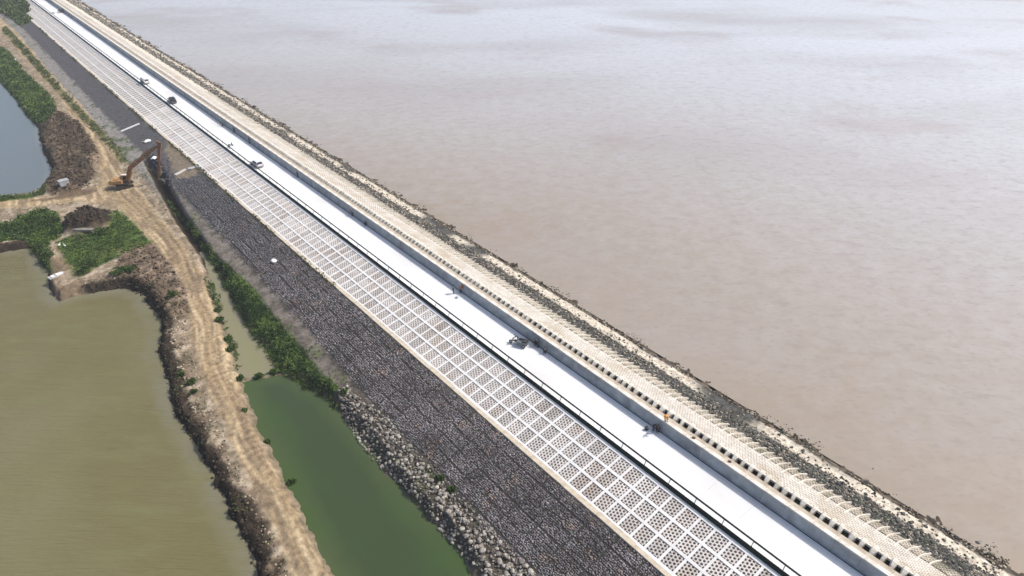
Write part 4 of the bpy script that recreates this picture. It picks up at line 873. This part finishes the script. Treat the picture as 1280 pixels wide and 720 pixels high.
# motor scooter by the railing
sc_ = empty('motor_scooter', (53.1, 182.2, .002), R(20), label='dark motor scooter parked by the railing beyond the silver sedan', cat='scooter')
MB().prism([(-.6, .35), (.1, .3), (.35, .3), (.6, .95), (.5, .98), (.25, .42), (.0, .45), (-.1, .72), (-.75, .75)], -.15, .15).build('body', M['grey_paint'], sc_, bevel=.03)
MB().box(-.65, 0, -.14, .14, .74, .82).build('seat', M['black_paint'], sc_, bevel=.03); MB().tube((.52, -.32, 1.02), (.52, .32, 1.02), .025).build('handlebar', M['steel'], sc_)
wheel(sc_, .68, 0, .24, .1); wheel(sc_, -.55, 0, .24, .1)
MB().prism([(-.5, .0), (.5, .0), (.35, .35), (-.3, .4)], -.35, .35).build('sack', M['sheet'], None, (52.75, 180.9, .002), bevel=.08, label='white sack on the road beside the parked scooter', cat='sack')

# ------------------------------------------------------------------ people
def skin(name, verts, edges, radii, m, parent, root=0, sub=1):
    me = bpy.data.meshes.new(name); me.from_pydata(verts, edges, []); o = bpy.data.objects.new(name, me); COL.objects.link(o)
    md = o.modifiers.new('skin', 'SKIN'); md.use_smooth_shade = True
    sv = me.skin_vertices[0].data
    for k, r in enumerate(radii): sv[k].radius = (r, r) if isinstance(r, (int, float)) else r
    for k in range(len(sv)): sv[k].use_root = (k == root)
    s = o.modifiers.new('sub', 'SUBSURF'); s.levels = sub; s.render_levels = sub
    bpy.context.view_layer.update(); dg = bpy.context.evaluated_depsgraph_get(); ev = o.evaluated_get(dg)
    nm = bpy.data.meshes.new_from_object(ev); nm.name = name; o.modifiers.clear(); o.data = nm; bpy.data.meshes.remove(me)
    nm.materials.clear(); nm.materials.append(m); o.parent = parent; return o
def person(x, y, z, rz, label, shirt, trousers, pose='stand', hat='straw', group='road workers'):
    t = empty('person', (x, y, z), rz, label=label, cat='person', group=group)
    if pose == 'bend':
        H = dict(pel=(0, 0, .92), wai=(.12, 0, 1.05), che=(.36, 0, 1.20), nec=(.52, 0, 1.27), hea=(.66, 0, 1.26), kl=(.06, .12, .50), kr=(.08, -.12, .50), al=(-.04, .13, .07), ar=(.0, -.13, .07), sl=(.42, .2, 1.2), sr=(.42, -.2, 1.2), el=(.5, .24, .92), er=(.52, -.22, .92), hl=(.62, .14, .68), hr=(.64, -.12, .66))
    elif pose == 'walk':
        H = dict(pel=(0, 0, .94), wai=(0, 0, 1.08), che=(.03, 0, 1.32), nec=(.04, 0, 1.47), hea=(.06, 0, 1.62), kl=(.18, .1, .52), kr=(-.06, -.1, .50), al=(.22, .11, .08), ar=(-.3, -.11, .14), sl=(.02, .2, 1.40), sr=(.02, -.2, 1.40), el=(-.12, .26, 1.14), er=(.14, -.26, 1.14), hl=(-.02, .27, .90), hr=(.34, -.22, .98))
    elif pose == 'squat':
        H = dict(pel=(-.1, 0, .38), wai=(-.04, 0, .52), che=(.1, 0, .74), nec=(.18, 0, .88), hea=(.24, 0, 1.02), kl=(.32, .18, .52), kr=(.32, -.18, .52), al=(.08, .16, .08), ar=(.08, -.16, .08), sl=(.12, .2, .82), sr=(.12, -.2, .82), el=(.3, .24, .6), er=(.3, -.24, .6), hl=(.5, .12, .46), hr=(.52, -.1, .46))
    else:
        H = dict(pel=(0, 0, .94), wai=(0, 0, 1.08), che=(.01, 0, 1.32), nec=(.01, 0, 1.47), hea=(.03, 0, 1.62), kl=(.03, .11, .50), kr=(.0, -.11, .50), al=(-.02, .13, .07), ar=(.0, -.13, .07), sl=(0, .2, 1.40), sr=(0, -.2, 1.40), el=(.02, .28, 1.13), er=(.06, -.28, 1.13), hl=(.14, .26, .90), hr=(.26, -.2, 1.0))
    def up(a, b, f): return tuple(H[a][i] * (1 - f) + H[b][i] * f for i in range(3))
    def foot(k): return (H[k][0] + .17, H[k][1], H[k][2] - .03)
    def hand(k, e): d = (Vector(H[k]) - Vector(H[e])).normalized(); return tuple(Vector(H[k]) + d * .1)
    order = ['pel', 'wai', 'che', 'nec', 'hea', 'kl', 'al', 'kr', 'ar', 'sl', 'el', 'hl', 'sr', 'er', 'hr']
    V = [H[k] for k in order] + [foot('al'), foot('ar'), hand('hl', 'el'), hand('hr', 'er')]
    ht = Vector(H['hea']); V.append(tuple(ht + (ht - Vector(H['nec'])).normalized() * .1))
    E = [(0, 1), (1, 2), (2, 3), (3, 4), (0, 5), (5, 6), (0, 7), (7, 8), (2, 9), (9, 10), (10, 11), (2, 12), (12, 13), (13, 14), (6, 15), (8, 16), (11, 17), (14, 18), (4, 19)]
    Rr = [(.15, .11), (.14, .10), (.17, .11), .055, .095, .075, .045, .075, .045, .065, .045, .032, .065, .045, .032, .04, .04, .028, .028, .075]
    body = skin('body', V, E, Rr, M['skin'], t)
    # shirt and trousers follow the same joints, slightly larger
    Vs = [H['wai'], H['che'], up('che', 'nec', .6), H['sl'], H['el'], up('el', 'hl', .7), H['sr'], H['er'], up('er', 'hr', .7), up('wai', 'pel', .7)]
    skin('shirt', Vs, [(0, 1), (1, 2), (1, 3), (3, 4), (4, 5), (1, 6), (6, 7), (7, 8), (0, 9)], [(.17, .13), (.20, .14), .08, .09, .065, .05, .09, .065, .05, (.17, .13)], M[shirt], t)
    Vt = [H['pel'], up('pel', 'wai', .6), H['kl'], up('kl', 'al', .9), H['kr'], up('kr', 'ar', .9)]
    skin('trousers', Vt, [(0, 1), (0, 2), (2, 3), (0, 4), (4, 5)], [(.17, .13), (.155, .12), .10, .065, .10, .065], M[trousers], t)
    hd = Vector(H['hea'])
    if hat == 'straw': MB().tube(hd + Vector((0, 0, .06)), hd + Vector((0, 0, .08)), .24, .22, 14).tube(hd + Vector((0, 0, .08)), hd + Vector((0, 0, .2)), .12, .07, 12).build('hat', M['straw'], t)
    elif hat == 'orange': MB().ball(tuple(hd + Vector((0, 0, .06))), (.14, .12, .11), 12, 7).build('helmet', M['cloth_orange'], t, smooth=True)
    else: MB().ball(tuple(hd + Vector((-.02, 0, .05))), (.12, .11, .10), 10, 6).build('hair', M['black_paint'], t, smooth=True)
    for s, k in ((1, 'al'), (-1, 'ar')):
        f_ = H[k]; MB().ball((f_[0] + .08, f_[1], f_[2] - .02), (.16, .06, .06), 8, 5).build('shoe', M['cloth_dark'], t, smooth=True)
    # face
    fx = hd + Vector((.10, 0, 0))
    MB().ball(tuple(fx + Vector((.01, 0, -.0))), (.022, .014, .02), 6, 4).build('nose', M['skin'], body)
    return t
person(56.7, 84.9, 0, R(-20), 'worker in green standing on the road near the wall, left of the pair', 'cloth_green', 'cloth_green', 'stand', None)
person(58.0 - .25, 84.2, 0, R(30), 'worker in rust red bending at the foot of the wall beside the green one', 'cloth_red', 'cloth_dark', 'bend', 'straw')
MB().ball((0, 0, .18), (.42, .3, .2), 10, 6).build('sack', M['sack'], None, (56.5, 83.4, 0), (0, 0, .4), smooth=True, label='pale grey sack on the road beside the two workers', cat='sack')
person(58.75, 38.9, 1.78, R(200), 'worker in orange shirt bending on top of the wave wall', 'cloth_orange', 'straw', 'bend', 'orange')
person(57.75, 39.2, 0, R(60), 'worker in dark clothes squatting at the foot of the wall below the orange one', 'cloth_dark', 'cloth_dark', 'squat', None)
person(57.6, 40.0, 0, R(-70), 'second dark clothed worker bending at the wall below the orange one', 'cloth_dark', 'cloth_dark', 'bend', None)
MB().prism([(-.22, 0), (.22, 0), (.2, .5), (-.2, .5)], -.2, .2).build('tool_box', M['black_paint'], None, (57.0, 40.6, .002), bevel=.03, label='small black box on the road near the orange worker', cat='box')
person(57.9, 63.6, 0, R(100), 'worker in black bending at the wall to the right of the tricycle', 'cloth_dark', 'cloth_dark', 'bend', None)
person(57.85, 64.5, 0, R(-60), 'worker in black squatting at the wall to the right of the tricycle', 'cloth_dark', 'cloth_dark', 'squat', None)
person(57.5, 61.7, 0, R(40), 'lone worker in black squatting on the road edge below the wall pair', 'cloth_dark', 'cloth_blue', 'squat', None)
person(56.3, 66.6, 0, R(118), 'worker in grey blue standing beside the cargo tricycle', 'cloth_blue', 'cloth_dark', 'bend', None)
person(58.0, 151.3, 0, R(180), 'worker in black standing against the wall farther than the red worker', 'cloth_dark', 'cloth_dark', 'stand', None)
person(57.9, 123.9, 0, R(90), 'worker in dark blue bending by the wall, upper one of the middle two', 'cloth_blue', 'cloth_dark', 'bend', None)
person(57.7, 118.2, 0, R(10), 'worker in dark clothes squatting by the wall, lower one of the middle two', 'cloth_dark', 'cloth_dark', 'squat', None)
person(58.0, 181.5, 0, R(200), 'worker in dark clothes at the wall across from the scooter', 'cloth_dark', 'cloth_blue', 'stand', None)
person(58.0, 192.5, 0, R(190), 'dark clothed worker walking by the wall beyond the scooter', 'cloth_dark', 'cloth_dark', 'walk', None)
person(57.4, 200.0, 0, R(120), 'farthest dark clothed worker bending near the wall', 'cloth_dark', 'cloth_dark', 'bend', None)
for x, y, lb in ((59.0, 34.6, 'small brown block lying on the wall cap right of the orange worker'), (59.1, 29.2, 'small brown block lying on the wall cap farthest from the orange worker')):
    MB().prism([(-.14, 0), (.14, 0), (.12, .16), (-.12, .2)], -.2, .2).build('brick', M['brown_wood'], None, (x, y, 1.79), (0, 0, .5), bevel=.02, label=lb, cat='block')

# ------------------------------------------------------------------ long reach excavator
EX, EY = 25.9, 182.9; ang = math.atan2(178.4 - EY, 33.2 - EX)
ez = gz(EX, EY) + .02
ex = empty('excavator', (EX, EY, ez), 0, label='weathered orange long reach excavator digging the ditch beside the dirt road', cat='excavator')
ta = R(-12)
def rotz(v, a): c, s = math.cos(a), math.sin(a); return (v[0] * c - v[1] * s, v[0] * s + v[1] * c, v[2])
for s in (-1, 1):
    pr = [(-2.1, .45), (-1.85, .08), (1.85, .08), (2.1, .45), (1.9, .82), (-1.9, .82)]
    tk = MB().prism(pr, s * 1.25 - .3, s * 1.25 + .3).build('track', M['steel'], ex, (0, 0, 0), (0, 0, ta), bevel=.06)
    for k in range(13): MB().box(-1.85 + k * .3, -1.70 + k * .3, s * 1.25 - .32, s * 1.25 + .32, .80, .87).build('track_shoe', M['steel'], tk)
    for k in range(5): MB().tube((-1.5 + k * .75, s * 1.25 - .34, .35), (-1.5 + k * .75, s * 1.25 + .34, .35), .2, n=10).build('roller', M['steel'], tk)
MB().box(-1.0, 1.0, -.95, .95, .4, .85).tube((0, 0, .85), (0, 0, 1.08), .7, n=16).build('undercarriage', M['steel'], ex, (0, 0, 0), (0, 0, ta))
HR = (0, 0, ang)
MB().box(-2.3, 1.5, -1.35, 1.35, 1.08, 1.3).build('deck', M['steel'], ex, rot=HR, bevel=.03)
MB().prism([(-3.0, 1.25), (-2.0, 1.15), (-2.0, 2.25), (-2.75, 2.2), (-3.05, 1.9)], -1.35, 1.35).build('counterweight', M['orange2'], ex, rot=HR, bevel=.08)
MB().box(-1.98, .1, -1.33, -.35, 1.3, 2.15).build('engine_cover', M['orange2'], ex, rot=HR, bevel=.06)
MB().box(-1.98, -.7, -.33, 1.33, 1.3, 2.2).build('engine_cover', M['orange2'], ex, rot=HR, bevel=.06)
MB().box(-1.5, -.9, -.9, -.5, 2.16, 2.22).tube((-1.7, -.95, 2.15), (-1.7, -.95, 2.75), .06).build('exhaust', M['steel'], ex, rot=HR)
cb_ = MB().prism([(-.65, 1.3), (1.15, 1.3), (1.3, 1.9), (1.0, 2.85), (-.6, 2.9)], .36, 1.32).build('cab', M['orange2'], ex, rot=HR, bevel=.05)
MB().prism([(.0, 1.75), (1.14, 1.75), (1.16, 1.95), (.92, 2.7), (.0, 2.72)], 1.31, 1.335).build('side_window', M['glass'], cb_)
MB().prism([(.0, 1.75), (1.14, 1.75), (1.16, 1.95), (.92, 2.7), (.0, 2.72)], .345, .37).build('side_window', M['glass'], cb_)
MB().beam((1.32, .84, 1.95), (1.05, .84, 2.75), .82, .04).build('windscreen', M['glass'], cb_)
MB().box(-.45, .85, .5, 1.2, 2.89, 2.94).build('roof_hatch', M['sheet'], cb_)
# boom: foot, heel, peak; stick down to the bucket
F0_, K0, PK, ST = (.9, 0, 1.7), (2.75, 0, 5.3), (10.5, 0, 10.2), (8.35, 0, 1.5)
MB().beam(F0_, K0, .55, .6, .55, .95).build('boom_heel', M['orange'], ex, rot=HR, bevel=.03)
bm_ = MB().beam((2.5, 0, 4.85), PK, .52, 1.0, .36, .48).build('boom', M['orange'], ex, rot=HR, bevel=.03)
for f in (.25, .5, .75):
    p = [2.5 + (PK[0] - 2.5) * f, 0, 4.85 + (PK[2] - 4.85) * f]; MB().beam((p[0] - .1, -.28 + f * .05, p[2] - .1), (p[0] + .1, -.28 + f * .05, p[2] + .1), .02, 1.0 - .45 * f).beam((p[0] - .1, .28 - f * .05, p[2] - .1), (p[0] + .1, .28 - f * .05, p[2] + .1), .02, 1.0 - .45 * f).build('boom_plate', M['orange2'], bm_)
MB().tube((3.0, -.3, 5.9), (9.8, -.28, 10.15), .035).tube((3.0, -.2, 6.0), (9.8, -.18, 10.25), .035).build('hydraulic_line', M['steel'], bm_)
MB().beam((10.2, 0, 11.35), (11.0, 0, 10.75), .34, .3, .36, .7).beam((11.05, 0, 11.1), (10.6, 0, 9.6), .38, .9, .36, .75).build('stick_head', M['orange'], ex, rot=HR, bevel=.03)
MB().beam((10.85, 0, 10.6), ST, .36, .78, .28, .36).build('stick', M['orange'], ex, rot=HR, bevel=.03)
for s in (-1, 1):
    MB().tube((1.5, s * .42, 1.7), (2.6, s * .42, 3.9), .12).build('boom_cylinder', M['orange2'], ex, rot=HR); MB().tube((2.6, s * .42, 3.9), (3.5, s * .42, 5.6), .06).build('boom_piston', M['chrome'], ex, rot=HR)
MB().tube((5.8, 0, 7.7), (8.3, 0, 9.9), .13).build('stick_cylinder', M['orange2'], ex, rot=HR); MB().tube((8.3, 0, 9.9), (10.2, 0, 11.35), .06).build('stick_piston', M['chrome'], ex, rot=HR)
MB().tube((9.8, 0, 5.0), (9.1, 0, 2.6), .1).build('bucket_cylinder', M['orange2'], ex, rot=HR); MB().beam((9.1, 0, 2.6), (9.0, 0, 1.6), .12, .12).build('bucket_link', M['steel'], ex, rot=HR)
V, F = [], []
pr = [(8.25, 1.55), (9.05, 1.6), (9.65, 1.0), (9.6, .4), (9.0, .0), (8.3, .1)]
bk = MB()
for a, b_ in zip(pr[:-1], pr[1:]): bk.beam((a[0], 0, a[1]), (b_[0], 0, b_[1]), 1.1, .07)
bk.prism(pr, -.56, -.50).prism(pr, .50, .56)
bo = bk.build('bucket', M['steel'], ex, rot=HR)
for k in range(5): MB().beam((8.32, -.44 + k * .22, .1), (8.0, -.44 + k * .22, .17), .1, .08, .05, .04).build('tooth', M['steel'], bo)

# ------------------------------------------------------------------ small things on the land side
bx = empty('concrete_box', (14.4, 192.2, gz(14.4, 192.2)), R(8), label='pale square concrete box standing beside the grey pond by the side track', cat='box')
MB().box(-1.05, 1.05, -.8, -.68, 0, 1.2).box(-1.05, 1.05, .68, .8, 0, 1.2).box(-1.05, -.93, -.68, .68, 0, 1.2).box(.93, 1.05, -.68, .68, 0, 1.2).build('wall', M['wall'], bx)
MB().box(-1.12, 1.12, -.87, .87, 1.2, 1.3).build('lid', M['wall'], bx)
bt = empty('wooden_boat', (12.6, 162.3, gz(12.6, 162.3) + .05), R(-38), label='upturned narrow grey wooden boat at the foot of the dark soil heap', cat='boat')
V, F = loft([(-2.6, .05, .05, .03, 0, .25, .3), (-1.6, .42, .4, .2, 0, .35, .46), (0, .55, .52, .28, 0, .38, .5), (1.6, .42, .4, .2, 0, .35, .46), (2.6, .05, .05, .03, 0, .25, .3)])
link('hull', mesh('hull', V, F), M['wood'], bt); MB().box(-2.2, 2.2, -.03, .03, .47, .56).build('keel', M['wood'], bt)
for k, (x, y) in enumerate(((7.1, 159.1), (7.9, 157.9))):
    g = empty('goose', (x, y, gz(x, y) + .05), R(40 + 70 * k), label=('white goose standing on the grass, left one of the pair', 'white goose standing on the grass, right one of the pair')[k], cat='goose', group='geese on the grass')
    Vg = [(0, 0, .38), (-.2, 0, .40), (-.38, 0, .46), (.16, 0, .42), (.24, 0, .58), (.26, 0, .76), (.33, 0, .80), (.02, .07, .2), (.02, -.07, .2), (.04, .07, .02), (.04, -.07, .02), (.12, .08, .01), (.12, -.08, .01)]
    skin('body', Vg, [(0, 1), (1, 2), (0, 3), (3, 4), (4, 5), (5, 6), (0, 7), (0, 8), (7, 9), (8, 10), (9, 11), (10, 12)], [.19, .17, .05, .13, .06, .05, .05, .035, .035, .018, .018, .03, .03], M['feather'], g)
    MB().tube((.36, 0, .80), (.47, 0, .77), .028, .008, 8).build('beak', M['beak'], g)
fb = empty('small_boat', (3.9, 144.8, gz(3.9, 144.8) + .15), R(15), label='small white plastic boat drawn up on the earth spit', cat='boat')
V, F = loft([(-1.2, .4, .5, .52, 0, .3, .4), (0, .45, .58, .6, 0, .3, .42), (.9, .3, .42, .45, .02, .3, .45), (1.5, .04, .06, .08, .2, .4, .5)])
link('hull', mesh('hull', V, F), M['sheet'], fb, bevel=0) if False else link('hull', mesh('hull', V, F), M['sheet'], fb)
MB().box(-.1, .15, -.55, .55, .40, .46).build('thwart', M['wood'], fb); MB().box(-1.0, -.75, -.5, .5, .40, .46).build('thwart', M['wood'], fb)
for x, y, s, lb, zz in ((38.7, 209.0, 1.3, 'crumpled white sheet lying on the dark stones beyond the boom', None), (36.6, 195.5, 1.15, 'white tarpaulin heap seen between boom and stick of the excavator', None), (25.2, 347.5, 1.6, 'pale tarpaulin covered heap beside the far dirt road', None)):
    z = (slope_z(x) if x > 34 else gz(x, y)) + .05; V, F = [], []
    n = 9
    for j in range(n):
        for i_ in range(n):
            a, b_ = (i_ / (n - 1) - .5) * 2, (j / (n - 1) - .5) * 2; V.append((a * s * .75, b_ * s * .55, max(0, 1 - a * a * .8 - b_ * b_ * .8) * .35 * s * (.6 + .8 * random.random())))
    for j in range(n - 1):
        for i_ in range(n - 1): k = j * n + i_; F.append((k, k + 1, k + n + 1, k + n))
    for k in range(n * n): V.append((V[k][0], V[k][1], V[k][2] - .04))
    F += [tuple(q + n * n for q in reversed(f)) for f in F[:(n - 1) ** 2]]
    link('tarpaulin', mesh('tarpaulin', V, F, True), M['sheet'], None, (x, y, z), (0, 0, random.random()), label=lb, cat='sheet')
# small bright pond in the far undergrowth
link('far_pond_water', mesh('far_pond_water', [(34.5, 452, -3.55), (37.2, 441, -3.55), (39, 441, -3.55), (38.8, 455, -3.55), (39.6, 480, -3.55), (39, 520, -3.55), (30, 520, -3.55), (33, 480, -3.55)], [tuple(range(8))]),
     mat('bright_pond_water', (.40, .43, .44), (.34, .37, .38), .2, .15), kind='structure')

# ------------------------------------------------------------------ thin air haze
hz = MB().box(-9100, 9100, -3100, 16100, -10.6, 67).build('haze', None, kind='stuff')
hm = bpy.data.materials.new('haze'); hm.use_nodes = True; hn = hm.node_tree; hn.nodes.remove(hn.nodes['Principled BSDF'])
hv = hn.nodes.new('ShaderNodeVolumePrincipled'); hv.inputs['Color'].default_value = (.9, .93, 1, 1); hv.inputs['Density'].default_value = .00026
hn.links.new(hv.outputs[0], hn.nodes['Material Output'].inputs['Volume']); hz.data.materials.append(hm)
